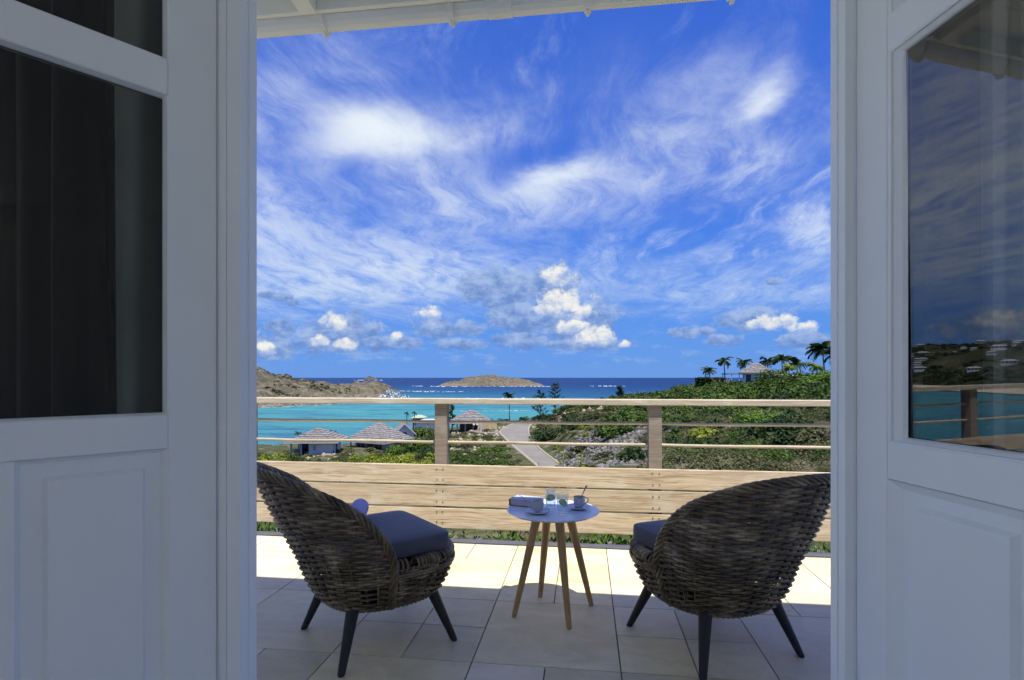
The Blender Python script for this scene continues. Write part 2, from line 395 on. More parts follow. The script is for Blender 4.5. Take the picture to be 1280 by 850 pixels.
TABLEW = mat('tabletop_white', (.88, .90, .93), .16, var=(.86, .88, .91), vscale=5, spec=1.0)
BLACKLEG = mat('leg_black', (.010, .009, .008), .55, var=(.015, .013, .012), vscale=20, vstretch=(1, 1, .2))
def ratfn(t, tc, c, b):
    n = t.noise(tc, 9, 5, .6); n2 = t.noise(t.mapping(tc, (1, 1, 1)), 90, 3, .6)
    a = t.ramp(n, [(.3, (.052, .036, .016)), (.5, (.150, .108, .054)), (.7, (.40, .320, .19))])
    a = t.mix(t.m('MULTIPLY', t.ss(n2, .45, .7), .45), a, (.05, .035, .023))
    t.l.new(t.ss(n2, .3, .7,   .26, .5), b.inputs['Roughness'])
    rp = t.node('ShaderNodeNewGeometry').outputs['Random Per Island']
    hs = t.node('ShaderNodeHueSaturation'); t.l.new(a, hs.inputs['Color']); t.l.new(t.m('ADD', .62, t.m('MULTIPLY', rp, .85)), hs.inputs['Value'])
    return hs.outputs[0]
RATTAN = mat('rattan_brown', rough=.45, spec=.5, fn=ratfn)
DARKRAT = mat('rattan_deck_dark', (.03, .022, .016), .7)
def fabfn(ca, cb):
    def fn(t, tc, c, b):
        n = t.noise(tc, 260, 2, .5); n2 = t.noise(tc, 7, 4, .6)
        b.inputs['Sheen Weight'].default_value = .3
        t.l.new(t.bump(n, .35, .001), b.inputs['Normal'])
        return t.mix(t.m('ADD', t.m('MULTIPLY', n, .5), t.m('MULTIPLY', n2, .5)), ca, cb)
    return fn
CUSH = mat('cushion_slate_blue', rough=.9, spec=.1, fn=fabfn((.068, .073, .094), (.130, .136, .168)))
LAV = mat('bolster_lavender', rough=.85, spec=.1, fn=fabfn((.26, .26, .55), (.36, .36, .66)))
CHINA = mat('china_grey', (.56, .60, .62), .28, var=(.52, .56, .58), vscale=20)
SAUC = mat('china_saucer', (.62, .66, .76), .28)
COFFEE = mat('coffee', (.02, .012, .008), .15)
STEEL = mat('spoon_steel', (.30, .24, .42), .22, metal=1)
PAPER = mat('book_pages', (.66, .62, .66), .8, var=(.52, .49, .53), vscale=3, vstretch=(1, 1, 160), vdetail=2)
COVER = mat('book_cover_grey', (.50, .54, .64), .6, var=(.42, .46, .58), vscale=30)
BOOKD = mat('book_case_dark', (.05, .045, .06), .5)
def glassmat(name, tint=(.9, .95, .95), f0=.04, rough=0, gl=1.0):
    m = bpy.data.materials.new(name); m.use_nodes = True; t = NT(m.node_tree); t.n.clear()
    o = t.node('ShaderNodeOutputMaterial'); tr = t.node('ShaderNodeBsdfTransparent'); g = t.node('ShaderNodeBsdfGlossy'); mx = t.node('ShaderNodeMixShader')
    lw = t.node('ShaderNodeLayerWeight'); lw.inputs[0].default_value = .5
    f = t.m('ADD', f0, t.m('MULTIPLY', t.m('POWER', lw.outputs['Facing'], 4.0), 1 - f0), clamp=True)
    tr.inputs[0].default_value = (*tint, 1); g.inputs['Color'].default_value = (gl, gl, gl, 1); g.inputs['Roughness'].default_value = rough
    t.l.new(f, mx.inputs[0]); t.l.new(tr.outputs[0], mx.inputs[1]); t.l.new(g.outputs[0], mx.inputs[2]); t.l.new(mx.outputs[0], o.inputs[0])
    return m
PANE = glassmat('door_glass', (.58, .60, .60), .105)
PANE_L = glassmat('door_glass_dim', (.50, .52, .52), .03)
TUMB = glassmat('drinking_glass', (.93, .965, .985), .09)
WATERG = glassmat('water_in_glass', (.93, .97, .985), .02)
LIME = mat('lime_flesh', (.60, .78, .25), .4, var=(.72, .85, .42), vscale=60)
LIMER = mat('lime_rind', (.10, .30, .04), .4)
CURT_D = mat('curtain_charcoal', (.085, .090, .088), .95, var=(.030, .033, .035), vscale=3, vstretch=(6, 6, .1))  # near-black tone keeps the space behind the door glass dark
CURT_L = mat('curtain_linen', (.62, .66, .58), .95, var=(.50, .54, .48), vscale=4)
CURT_S = mat('curtain_sheer', (.60, .62, .62), .95)
SHINGLE_V = lambda a, b2: (lambda t, tc, c, b: t.mix(t.ss(t.noise(t.mapping(tc, (1, 1, 3)), 1.6, 6, .7), .35, .68), a, b2))
SHINGLE = mat('shingle_grey', rough=.9, spec=.1, fn=SHINGLE_V((.14, .135, .14), (.33, .32, .32)), bump=.5, bscale=4, bdist=.05)
WALLW = mat('villa_wall_white', (.82, .83, .84), .8, var=(.75, .76, .77), vscale=1)
TRIMW = mat('villa_trim', (.42, .43, .46), .6)
DARKWIN = mat('villa_opening_dark', (.035, .045, .06), .25)
STONEC = mat('stone_wall_cream', (.60, .46, .27), .9, var=(.42, .33, .22), vscale=1.4)
def leafmat(name, stops, tr=.25):
    m = bpy.data.materials.new(name); m.use_nodes = True; t = NT(m.node_tree); b = t.n['Principled BSDF']
    g = t.node('ShaderNodeNewGeometry'); P = g.outputs['Position']
    f = t.m('ADD', t.m('MULTIPLY', g.outputs['Random Per Island'], .45), t.m('MULTIPLY', t.ss(t.noise(P, .22, 3, .6), .3, .7), .55))
    c = t.ramp(f, stops); t.l.new(c, b.inputs['Base Color']); b.inputs['Roughness'].default_value = .6; b.inputs['Specular IOR Level'].default_value = .2
    tl = t.node('ShaderNodeBsdfTranslucent'); t.l.new(t.mix(1, c, (1.0, 1.0, .5), 'MULTIPLY'), tl.inputs[0])
    mx = t.node('ShaderNodeMixShader'); mx.inputs[0].default_value = tr
    t.l.new(b.outputs[0], mx.inputs[1]); t.l.new(tl.outputs[0], mx.inputs[2]); t.l.new(mx.outputs[0], t.n['Material Output'].inputs[0])
    return m
L_GREEN = leafmat('leaf_green', [(0, (.020, .046, .009)), (.5, (.058, .110, .018)), (1, (.125, .185, .036))])
L_YELL = leafmat('leaf_yellow_green', [(0, (.09, .13, .012)), (.5, (.20, .25, .025)), (1, (.33, .35, .06))])
L_BRIGHT = leafmat('leaf_bright', [(0, (.036, .10, .010)), (.5, (.080, .165, .018)), (1, (.15, .25, .042))])
L_DARK = leafmat('leaf_dark', [(0, (.012, .030, .010)), (.5, (.028, .058, .018)), (1, (.055, .090, .030))])
L_OLIVE = leafmat('leaf_olive', [(0, (.034, .044, .016)), (.5, (.088, .100, .042)), (1, (.18, .178, .088))])
L_DRY = leafmat('leaf_dry', [(0, (.13, .105, .06)), (.5, (.22, .19, .12)), (1, (.33, .29, .20))], .1)
L_PALM = leafmat('leaf_palm', [(0, (.016, .042, .016)), (.5, (.036, .074, .024)), (1, (.085, .135, .040))])
BARK = mat('bark_grey', (.16, .13, .10), .9, var=(.10, .08, .06), vscale=3)
def rockfn(t, tc, c, b):
    P = t.node('ShaderNodeNewGeometry').outputs['Position']
    rp = t.node('ShaderNodeNewGeometry').outputs['Random Per Island']
    a = t.ramp(t.m('ADD', t.m('MULTIPLY', rp, .6), t.m('MULTIPLY', t.noise(P, 2, 4), .4)), [(0, (.05, .05, .052)), (.5, (.14, .138, .138)), (1, (.29, .288, .285))])
    return a
RUBBLE = mat('rubble_grey', rough=.9, spec=.1, fn=rockfn)
PALEROCK = mat('boulder_pale', (.40, .345, .25), .9, var=(.22, .19, .13), vscale=2)
FOAM = mat('sea_foam', (.62, .70, .74), .8, var=(.40, .54, .62), vscale=.1, coords='World')
ROADM = mat('road_concrete', (.21, .20, .175), .85, var=(.165, .155, .14), vscale=.35, bump=.2, bscale=6, coords='World')
KERBM = mat('kerb_pale', (.36, .33, .26), .85)

def groundfn(t, tc, c, b):
    P = t.node('ShaderNodeNewGeometry').outputs['Position']
    n = t.noise(P, .09, 6, .6); n2 = t.noise(P, .9, 6, .65); n3 = t.noise(P, 5.0, 4, .7)
    a = t.mix(t.ss(n2, .35, .65), (.115, .098, .060), (.21, .18, .125))
    a = t.mix(t.m('MULTIPLY', t.ss(n, .42, .60), .8), a, t.mix(t.ss(n3, .4, .62), (.10, .10, .105), (.25, .25, .25)))
    a = t.mix(t.m('MULTIPLY', t.ss(t.noise(P, .5, 5, .6), .37, .50), .92), a, (.050, .066, .024))
    t.l.new(t.bump(n3, .6, .25), b.inputs['Normal'])
    return a
GROUND = mat('hillside_ground', rough=.95, spec=.05, fn=groundfn)
def headfn(dark=.5, green=.5, g0=.52, veg=0):
    def fn(t, tc, c, b):
        g = t.node('ShaderNodeNewGeometry'); P = g.outputs['Position']
        sp = t.node('ShaderNodeSeparateXYZ'); t.l.new(P, sp.inputs[0])
        n = t.noise(P, .035, 6, .65); n2 = t.noise(t.mapping(P, (1, 1, 4), (.3, .2, .5)), .12, 8, .7, .6); n3 = t.noise(P, .45, 5, .7)
        a = t.mix(t.ss(n2, .35, .66), (.118, .104, .082), (.225, .203, .162))
        a = t.mix(t.m('MULTIPLY', t.ss(n, .44, .62), .55), a, (.150, .152, .085))
        a = t.mix(t.m('MULTIPLY', t.ss(n3, g0, g0 + .14), green), a, (.065, .075, .032))
        gul = t.ss(t.m('ABSOLUTE', t.m('SUBTRACT', t.noise(t.mapping(P, (1, 1, .4), (.2, 0, .6)), .10, 7, .68, .8), .5)), .075, .0)
        a = t.mix(t.m('MULTIPLY', gul, .7), a, (.062, .052, .042))
        low = t.ss(t.m('ADD', sp.outputs[2], t.m('MULTIPLY', n2, 5.0)), SEA + 9.5, SEA + 4.0)
        rk = t.mix(t.ss(t.noise(t.mapping(P, (1, 1, 5), (.5, .1, .2)), .3, 6, .7, 1.0), .40, .6), (.06, .05, .045), (.30, .255, .205))
        a = t.mix(low, a, rk)
        if veg: a = t.mix(t.m('MULTIPLY', t.ss(t.noise(P, .022, 7, .7), .34, .54), veg), a, (.040, .050, .024))
        t.l.new(t.bump(n2, .9, 2.5), b.inputs['Normal'])
        return a
    return fn
HEADM = mat('headland_rock', rough=.95, spec=.05, fn=headfn())
HILLM = mat('far_hill_scrub', rough=.95, spec=.05, fn=headfn(green=.95, g0=.40, veg=.9))
SANDM = mat('beach_sand', (.60, .53, .40), .95, var=(.50, .44, .33), vscale=.05, coords='World')

def seafn(t, tc, c, b):
    P = t.node('ShaderNodeNewGeometry').outputs['Position']
    sp = t.node('ShaderNodeSeparateXYZ'); t.l.new(P, sp.inputs[0])
    D = t.m('ADD', t.m('MULTIPLY', sp.outputs[0], -math.sin(YAW)), t.m('MULTIPLY', sp.outputs[1], math.cos(YAW)))
    C = t.m('ADD', t.m('MULTIPLY', sp.outputs[0], math.cos(YAW)), t.m('MULTIPLY', sp.outputs[1], math.sin(YAW)))
    n = t.noise(t.mapping(P, (1, 2.6, 1)), .018, 5, .6); n2 = t.noise(t.mapping(P, (1, 3.0, 1)), .045, 6, .68, .4)
    q = t.m('ADD', D, t.m('MULTIPLY', t.m('SUBTRACT', n, .5), 420))
    q = t.m('ADD', q, t.m('MULTIPLY', t.m('MAXIMUM', t.m('ADD', C, 60), 0), .8))
    lg = t.m('LOGARITHM', t.m('MAXIMUM', q, 60), 10)
    a = t.ramp(t.ss(lg, 2.0, 3.35), [(0, (.044, .190, .250)), (.22, (.052, .230, .265)), (.42, (.032, .155, .230)), (.60, (.010, .068, .165)), (.85, (.005, .036, .130)), (1, (.004, .030, .118))])
    patch = t.m('MULTIPLY', t.ss(n2, .50, .64), .75)
    a = t.mix(t.m('MULTIPLY', patch, t.ss(lg, 3.3, 2.6)), a, (.016, .075, .165))
    a = t.mix(t.m('MULTIPLY', t.ss(n2, .42, .32), t.m('MULTIPLY', t.ss(lg, 3.0, 2.5), .7)), a, (.085, .33, .34))
    w1 = t.noise(t.mapping(P, (1, 2.4, 1)), .35, 6, .7)
    cap = t.m('MULTIPLY', t.ss(t.noise(t.mapping(P, (1, 3.2, 1)), .05, 7, .75), .70, .76), .7)
    a = t.mix(cap, a, (.7, .8, .85))
    t.l.new(t.bump(w1, .7, 1.2), b.inputs['Normal'])
    return a
SEAM = mat('sea_water', rough=.55, spec=.12, fn=seafn)

# ------------------------------------------------------------------ sea, land, islands
def sea():
    rs = np.concatenate([[20, 60], np.geomspace(90, 60000, 70)]); th = np.linspace(0, 2 * PI, 97)
    Rr, T = np.meshgrid(rs, th, indexing='ij')
    V = np.stack([Rr * np.sin(T), Rr * np.cos(T), np.full_like(Rr, SEA)], -1).reshape(-1, 3)
    tag(put('sea', grid_mesh('sea', V, len(rs), len(th), SEAM)), kind='structure')
sea()
def land():
    rs = np.concatenate([np.linspace(1.0, 4.2, 4), np.geomspace(4.6, 280, 230), [340, 420]])
    th = np.linspace(R(-125), R(125), 620) - YAW
    Rr, T = np.meshgrid(rs, th, indexing='ij'); X = Rr * np.sin(T); Y = Rr * np.cos(T)
    Z = HT(X, Y)
    V = np.stack([X, Y, Z], -1).reshape(-1, 3)
    tag(put('ground', grid_mesh('ground', V, len(rs), len(th), GROUND)), kind='structure')
    # ground under and behind the house
    MB().box(-60, 60, -60, 1.5, -1.2, -.45).obj('yard', GROUND)['kind'] = 'structure'
    MB().box(-22, 20, -22, 1.2, -.44, -.13).obj('bounce_paving', mat('bounce_paving_pale', (.86, .84, .77), .85, var=(.80, .78, .70), vscale=2))['kind'] = 'structure'  # unseen pale slab added to bounce sunlight into the room
land()
def relief(name, cx, cy, hw, hd, ang, fn, m, nu=120, nv=70, kind='structure'):
    """height field over a rotated rectangle centred at (cx, cy)"""
    a = np.linspace(-1, 1, nu); b = np.linspace(-1, 1, nv); A, B = np.meshgrid(a, b, indexing='ij')
    c, s = math.cos(ang), math.sin(ang)
    X = cx + A * hw * c - B * hd * s; Y = cy + A * hw * s + B * hd * c
    Z = fn(A, B, X, Y)
    o = put(name, grid_mesh(name, np.stack([X, Y, Z], -1).reshape(-1, 3), nu, nv, m)); o['kind'] = kind; return o
# headland on the left: ridge in view co-ordinates px -> crest height, laid out on the map
def headland():
    px = np.array([-60, 0, 50, 110, 200, 280, 316, 330, 345, 365, 385, 410, 440, 460, 475, 487, 497, 508.])
    crest = np.array([-16, -9, 2, 10, 14, 12.5, 10.2, 7.2, 4.6, 1.8, -.6, -2.6, -2.4, -1.6, -2.6, -5.2, -9, -15.])
    near = np.array([330, 318, 305, 290, 281, 279, 280, 284, 290, 297, 305, 315, 336, 352, 368, 384, 396, 410.])
    dep = np.array([30, 70, 95, 110, 115, 110, 100, 98, 95, 92, 90, 88, 80, 74, 66, 52, 36, 16.])
    xs = np.concatenate([np.linspace(-60, 200, 100)[:-1], np.linspace(200, 508, 230)]); nb = 80
    ts = np.linspace(0, 1, nb)
    PX, T = np.meshgrid(xs, ts, indexing='ij')
    c = np.interp(PX, px, crest); n = np.interp(PX, px, near); d = np.interp(PX, px, dep)
    D = n + d * T * 1.6
    X = (PX - 640) / FPX * D; U = X * math.cos(YAW) - D * math.sin(YAW); V = X * math.sin(YAW) + D * math.cos(YAW)
    prof = np.where(T < .62, np.clip(T / .62, 0, 1) ** .62, np.clip(1 - (T - .62) / .38, 0, 1) ** .7)
    Z = SEA - 1.0 + (c - SEA + 1.0) * prof
    e = np.minimum(T / .05, 1) * np.minimum((1 - T) / .05, 1)
    Z = Z + e * (fbm(U / 26, V / 26, 5, 21) * 8.5 + fbm(U / 7, V / 7, 4, 31) * 5.5) * np.clip((c - SEA) / 10, .25, 1) * (1 - .5 * prof)
    Z = Z - e * (1 - np.minimum(1, np.abs(fbm(U / 15, V / 30, 4, 77)) * 9)) * 2.6 * np.clip((Z - SEA) / 6, 0, 1)
    Z = Z + e * np.abs(fbm(U / 4, V / 11, 3, 5)) * 2.8 * np.clip(1 - (Z - SEA) / 7, 0.1, 1)
    V3 = np.stack([U, V, Z], -1).reshape(-1, 3)
    put('headland', grid_mesh('headland', V3, len(xs), nb, HEADM))['kind'] = 'structure'
headland()
# far shore seen in the glass of the right door: bay, beach and a hill with villas
def bayhill(x, y):
    r = np.hypot(x, y); th = np.degrees(np.arctan2(x, y))
    r0 = np.interp(th, [-100, -80, -66, -60, -54, -48, -42, -36], [230, 270, 330, 390, 470, 560, 640, 760])
    k = (r - r0)
    z = SEA - 1.5 + np.clip(k / 25, 0, 1) * 2.6 + np.clip((k - 30) / 330, 0, 1) ** .8 * 40
    z = np.where(k < 0, SEA - 2.5, z)
    z = z + np.clip((k - 30) / 80, 0, 1) * (fbm(x / 90, y / 90, 5, 41) * 26 + fbm(x / 22, y / 22, 3, 43) * 5)
    return z, k
def bay():
    rs = np.geomspace(225, 1500, 130); th = np.radians(np.linspace(-104, -36, 190))
    Rr, T = np.meshgrid(rs, th, indexing='ij'); X = Rr * np.sin(T); Y = Rr * np.cos(T); Z, k = bayhill(X, Y)
    Z = Z - np.clip((np.degrees(T) + 41) / 5, 0, 1) * 60
    put('far_hill', grid_mesh('far_hill', np.stack([X, Y, Z], -1).reshape(-1, 3), len(rs), len(th), HILLM))['kind'] = 'structure'
    ths = np.radians(np.linspace(-100, -46, 90)); ks = np.linspace(-3, 34, 8)
    V = []
    for k_ in ks:
        for t_ in ths:
            r0 = np.interp(math.degrees(t_), [-100, -80, -66, -60, -54, -48, -42, -36], [230, 270, 330, 390, 470, 560, 640, 760])
            V.append(((r0 + k_) * math.sin(t_), (r0 + k_) * math.cos(t_), SEA + .15 + max(0, k_) * .065 + .35))
    put('beach', grid_mesh('beach', V, len(ks), len(ths), SANDM))['kind'] = 'structure'
bay()
def islands():
    c = at(614, 1020); W2 = 102
    def f(A, B, X, Y):
        cr = np.interp(A, [-1, -.92, -.75, -.5, -.3, 0, .12, .35, .6, .85, 1], [0, 2, 8, 13, 17, 19, 18, 15.5, 12.5, 4.5, 0])
        z = cr * np.clip(1 - B * B, 0, 1) ** .55 + (fbm(X / 24, Y / 24, 5, 51) * 11 + np.abs(fbm(X / 9, Y / 16, 4, 57)) * 8 - 1) * np.clip(cr / 8, 0, 1) * (1 - B ** 2)
        return SEA - 1.5 + z
    relief('island', c.x, c.y, W2, 55, YAW, f, HEADM, 160, 60)
    c = at(462, 3300)
    def g(A, B, X, Y):
        cr = np.interp(A, [-1, -.8, -.5, -.25, .0, .15, .4, .6, .8, 1], [0, 3, 5, 13, 22, 17, 12, 5, 4, 0])
        return SEA - 3 + cr * 1.35 * (1 - B * B) + fbm(X / 30, Y / 30, 4, 61) * 9 * (1 - B ** 2) * np.clip(cr / 8, 0, 1)
    relief('islet', c.x, c.y, 85, 40, YAW, g, mat('islet_rock', (.055, .048, .050), .95, var=(.10, .085, .08), vscale=.03, coords='World'), 70, 20)
islands()
def foam_patch(pts, zz=.12):
    """broken crests: many ragged flecks along a line of (px, D, half depth) stations"""
    V = []; F = []
    for (p0, d0, w0), (p1, d1, w1) in zip(pts[:-1], pts[1:]):
        dm = (d0 + d1) / 2; L = abs(p1 - p0) / FPX * dm
        n = int(2 + L / (dm * .0026))
        for _ in range(n):
            f = random.random(); w = (w0 + (w1 - w0) * f)
            if random.random() < .35 * float(vnoise(np.array([f * L / (dm * .012)]), np.array([d0]), 3)[0]) * 2: continue
            px = p0 + (p1 - p0) * f; D = d0 + (d1 - d0) * f + random.gauss(0, .38) * w; c = at(px, D)
            lx = dm * random.uniform(.0008, .0034); ly = w * random.uniform(.10, .38); k = len(V); m_ = 7
            V.append((c.x, c.y, SEA + zz + w * .02))
            for q in range(m_):
                an = 2 * PI * q / m_; rr = random.uniform(.55, 1.2)
                dx = math.cos(an) * lx * rr; dy = math.sin(an) * ly * rr
                V.append((c.x + dx * math.cos(YAW) - dy * math.sin(YAW), c.y + dx * math.sin(YAW) + dy * math.cos(YAW), SEA + zz))
            for q in range(m_): F.append((k, k + 1 + q, k + 1 + (q + 1) % m_))
    return V, F
def foam():
    m = MB()
    for pts in [
        [(515, 1010, 18), (540, 960, 30), (570, 940, 24), (600, 945, 12), (640, 945, 16), (665, 940, 34), (688, 945, 26), (700, 950, 8)],
        [(735, 1000, 8), (750, 990, 40), (772, 985, 34), (782, 990, 8)],
        [(560, 410, 4), (590, 405, 10), (612, 402, 14), (632, 400, 22), (655, 402, 20), (675, 405, 5)],
        [(560, 330, 2), (600, 335, 5), (640, 330, 5), (668, 332, 2)],
        [(441, 3150, 60), (452, 3120, 110), (461, 3120, 40)], [(466, 3120, 50), (474, 3120, 130), (481, 3150, 60)],
        [(487, 372, 3), (500, 368, 9), (516, 372, 6), (530, 378, 2)],
        [(425, 318, 2), (446, 338, 5), (470, 352, 4), (490, 352, 3), (520, 350, 1)],
        [(316, 276, 1), (350, 285, 2), (390, 300, 2), (425, 312, 2.5)],
        [(500, 640, 6), (530, 600, 16), (575, 600, 10), (600, 610, 3)],
        [(560, 255, 1), (585, 250, 3), (610, 252, 2), (640, 255, 3), (672, 256, 1)],
        [(488, 640, 4), (510, 620, 10), (545, 640, 5)]]:
        V, F = foam_patch(pts); m.add(V, F)
    m.obj('foam', FOAM)['kind'] = 'stuff'
    # spray thrown up where the swell hits the headland's tip
    V = []
    for px, D, h, w, n in [(487, 384, 7.5, 5, 420), (496, 386, 5.5, 5, 300), (505, 388, 3.2, 4, 160), (478, 378, 4.5, 4, 160)]:
        c = at(px, D, SEA)
        for _ in range(n):
            t = random.random(); rr = w * (1 - t * .6) * random.random() ** .6; an = random.uniform(0, 2 * PI)
            p = np.array([c.x + rr * math.cos(an), c.y + rr * math.sin(an), SEA + h * t * random.random() ** .5])
            s = random.uniform(.25, .8)
            V += [p + s * rng.normal(size=3) * .8 for _ in range(4)]
    put('spray', quads_mesh('spray', V, FOAM))['kind'] = 'stuff'
foam()

def drape_road():
    cs = []; 
    P = [Vector((a[0], a[1], a[2])) for a in RC]
    pts = []
    for i in range(len(P) - 1):
        for k in range(10):
            t = k / 10; p0 = P[max(i - 1, 0)]; p1 = P[i]; p2 = P[i + 1]; p3 = P[min(i + 2, len(P) - 1)]
            pts.append(.5 * ((2 * p1) + (p2 - p0) * t + (2 * p0 - 5 * p1 + 4 * p2 - p3) * t * t + (3 * p1 - p0 - 3 * p2 + p3) * t ** 3))
    pts.append(P[-1])
    road = MB(); kerbs = [MB(), MB()]; n = len(pts); V = []; K = [[], []]
    for i, p in enumerate(pts):
        t = (pts[min(i + 1, n - 1)] - pts[max(i - 1, 0)]); t.z = 0; t.normalize(); nn = Vector((-t.y, t.x, 0)); w = p.z / 2
        z = float(road_dz(np.array([p.x]), np.array([p.y]))[1][0]) + .02
        for k in np.linspace(-1, 1, 7): V.append((p.x + nn.x * w * k, p.y + nn.y * w * k, z))
        for q, s in enumerate((-1, 1)):
            for o, dz in ((0, 0), (0, .13), (.22, .13), (.22, -.3)):
                K[q].append((p.x + nn.x * s * (w + o), p.y + nn.y * s * (w + o), z + dz))
    tag(put('road', grid_mesh('road', V, n, 7, ROADM)), kind='structure')
    for q in (0, 1): tag(put('kerb', grid_mesh('kerb', K[q], n, 4, KERBM, False)), kind='structure')
    # pale forecourt branching off to the left towards the thatched shelter
    m = MB(); V = []
    A = [(638, 112, 3.6), (622, 112, 3.4), (606, 116, 3.0), (590, 121, 2.4)]
    pts = [at(p, D) for p, D, w in A]
    for i, p in enumerate(pts):
        t = pts[min(i + 1, 3)] - pts[max(i - 1, 0)]; t.normalize(); nn = Vector((-t.y, t.x, 0)); w = A[i][2] / 2
        for k in (-1, 0, 1):
            x, y = p.x + nn.x * w * k, p.y + nn.y * w * k; V.append((x, y, hz(x, y) + .14))
    tag(put('path', grid_mesh('path', V, 4, 3, ROADM)), kind='structure')
drape_road()

# ------------------------------------------------------------------ the house we look out of
def house():
    t = thing('house', 'white timber room we look out from, with doorway, frame and boarded eave', 'house')
    # front wall round the doorway, butted pieces
    for x0, x1, z0, z1 in [(-3.2, -.85, 0, 2.62), (.577, 3.2, 0, 2.62), (-.85, .577, 2.30, 2.62)]:
        MB().box(x0, x1, 1.205, 1.255, z0, z1).obj('front_wall', PLASTER, t)
    MB().box(-3.3, -3.2, 1.0, 1.255, 0, 2.62).box(-3.3, -3.2, -3.4, 1.0, 2.58, 2.62).obj('side_wall', PLASTER, t)  # unseen side left open so daylight reaches the right door leaf
    MB().box(3.2, 3.3, -1.6, 1.255, 0, 2.62).box(3.2, 3.3, -3.4, -1.6, 2.58, 2.62).obj('side_wall', PLASTER, t)  # opening added out of view to light the left door leaf
    MB().box(-3.2, 3.2, -3.4, -3.3, 0, 2.62).obj('back_wall', PLASTER, t)
    MB().box(-3.2, 3.2, -3.3, 1.205, 2.62, 2.70).obj('ceiling', PLASTER, t)
    MB().box(-3.2, 3.2, -3.3, 1.26, -.12, .001).obj('room_floor', mat('room_floor_tile', (.74, .72, .66), .5), t)
    # door frame: stepped jambs and head
    def jamb(u, s):                                     # s = +1: solid lies towards -u
        m = MB()
        def b(a0, a1, y0, y1): m.box(min(u - s * a0, u - s * a1), max(u - s * a0, u - s * a1), y0, y1, 0, 2.3)
        b(0, .0335, 1.2005, 1.262); b(.0335, .0365, 1.212, 1.25); b(.0365, .060, 1.2035, 1.258)
        return m.obj('door_frame', FRAMEW, t)
    jamb(-.790, 1); jamb(.517, -1)
    # thin bead along the reveal, leaves the groove line the light draws
    MB().box(-.7905, -.7875, 1.232, 1.262, 0, 2.3).obj('frame_bead', FRAMEW, t)
    MB().box(.5145, .5175, 1.232, 1.262, 0, 2.3).obj('frame_bead', FRAMEW, t)
    MB().box(-.79, .517, 1.2005, 1.262, 2.262, 2.30).obj('door_frame', FRAMEW, t)
    MB().box(-.79, .517, 1.19, 1.262, 0.001, .025).obj('threshold', FRAMEW, t)
    # roof: boarded eave on rafters, gutter on brackets
    sl = math.tan(R(9)); e0 = 2.235
    def rz(v): return 2.83 + (e0 - v) * sl
    m = MB(); x0, x1 = -4.3, 3.6
    m.loft([[(x, e0 + .02, rz(e0 + .02)), (x, -4.6, rz(-4.6)), (x, -4.6, rz(-4.6) + .10), (x, e0 + .02, rz(e0 + .02) + .07)] for x in (x0, x1)])
    m.obj('roof', EAVEW, t)
    # soffit boards between the rafters: real boards with open joints
    for k, v in enumerate(np.arange(1.26, e0, .165)):
        v1 = min(v + .161, e0)
        MB().loft([[(x, v, rz(v) - .014), (x, v1, rz(v1) - .014), (x, v1, rz(v1) - .002), (x, v, rz(v) - .002)] for x in (x0, x1)]).obj('soffit_board', EAVEW, t)
    for k in range(-5, 7):
        c = -1.155 + .6 * k + .6
        rf = MB()
        rf.loft([[(c + s, 1.25, rz(1.25) - .016 - d), (c + s, e0 - .03, rz(e0 - .03) - .016 - d)] for s, d in ((-.035, 0), (.035, 0), (.035, .085), (-.035, .085))], cap=False)
        vs = []
        for v in (1.25, e0 - .012):
            zt = rz(v) - .0145
            vs += [(c - .035, v, zt), (c + .035, v, zt), (c + .035, v, zt - .09), (c - .035, v, zt - .09)]
        MB().add(vs, [(0, 1, 2, 3), (7, 6, 5, 4), (0, 4, 5, 1), (1, 5, 6, 2), (2, 6, 7, 3), (3, 7, 4, 0)]).obj('rafter', EAVEW, t)
    MB().box(x0, x1, e0 - .01, e0 + .012, 2.742, 2.842).obj('fascia', EAVEW, t)
    g = MB(); prof = [(e0 + .014, 2.825)] + [(e0 + .065 - .05 * math.cos(a), 2.765 - .065 * math.sin(a)) for a in np.linspace(.0, PI, 9)] + [(e0 + .115, 2.825), (e0 + .108, 2.825), (e0 + .108, 2.765)] + [(e0 + .065 + .043 * math.cos(a), 2.765 - .058 * math.sin(a)) for a in np.linspace(0, PI, 7)] + [(e0 + .02, 2.825)]
    g.loft([[(x, y, z) for y, z in prof] for x in np.linspace(x0, x1, 17)])
    gut = g.obj('gutter', EAVEW, t)
    for c in [-1.12 + .565 * k for k in range(-5, 8)]:
        b = MB(); pr = [(e0 + .065 - .058 * math.cos(a), 2.765 - .074 * math.sin(a)) for a in np.linspace(-.3, PI + .3, 11)]
        pi_ = [(e0 + .065 - .050 * math.cos(a), 2.765 - .0655 * math.sin(a)) for a in np.linspace(PI + .3, -.3, 11)]
        b.loft([[(x, y, z) for y, z in pr + pi_] for x in (c - .014, c + .014)]).obj('gutter_bracket', EAVEW, gut)
        b = MB(); b.tube([(c, e0 + .055, 2.694), (c, e0 + .075, 2.684), (c, e0 + .10, 2.696)], [.007, .009, .005], 8).obj('gutter_bracket', EAVEW, gut)
    for c in (-.35, 2.9, -3.6):
        b = MB(); pr = [(e0 + .065 - .054 * math.cos(a), 2.765 - .069 * math.sin(a)) for a in np.linspace(-.1, PI + .1, 11)]
        pi_ = [(e0 + .065 - .050 * math.cos(a), 2.765 - .0655 * math.sin(a)) for a in np.linspace(PI + .1, -.1, 11)]
        b.loft([[(x, y, z) for y, z in pr + pi_] for x in (c - .05, c + .05)]).obj('gutter_joint', EAVEW, gut)
house()

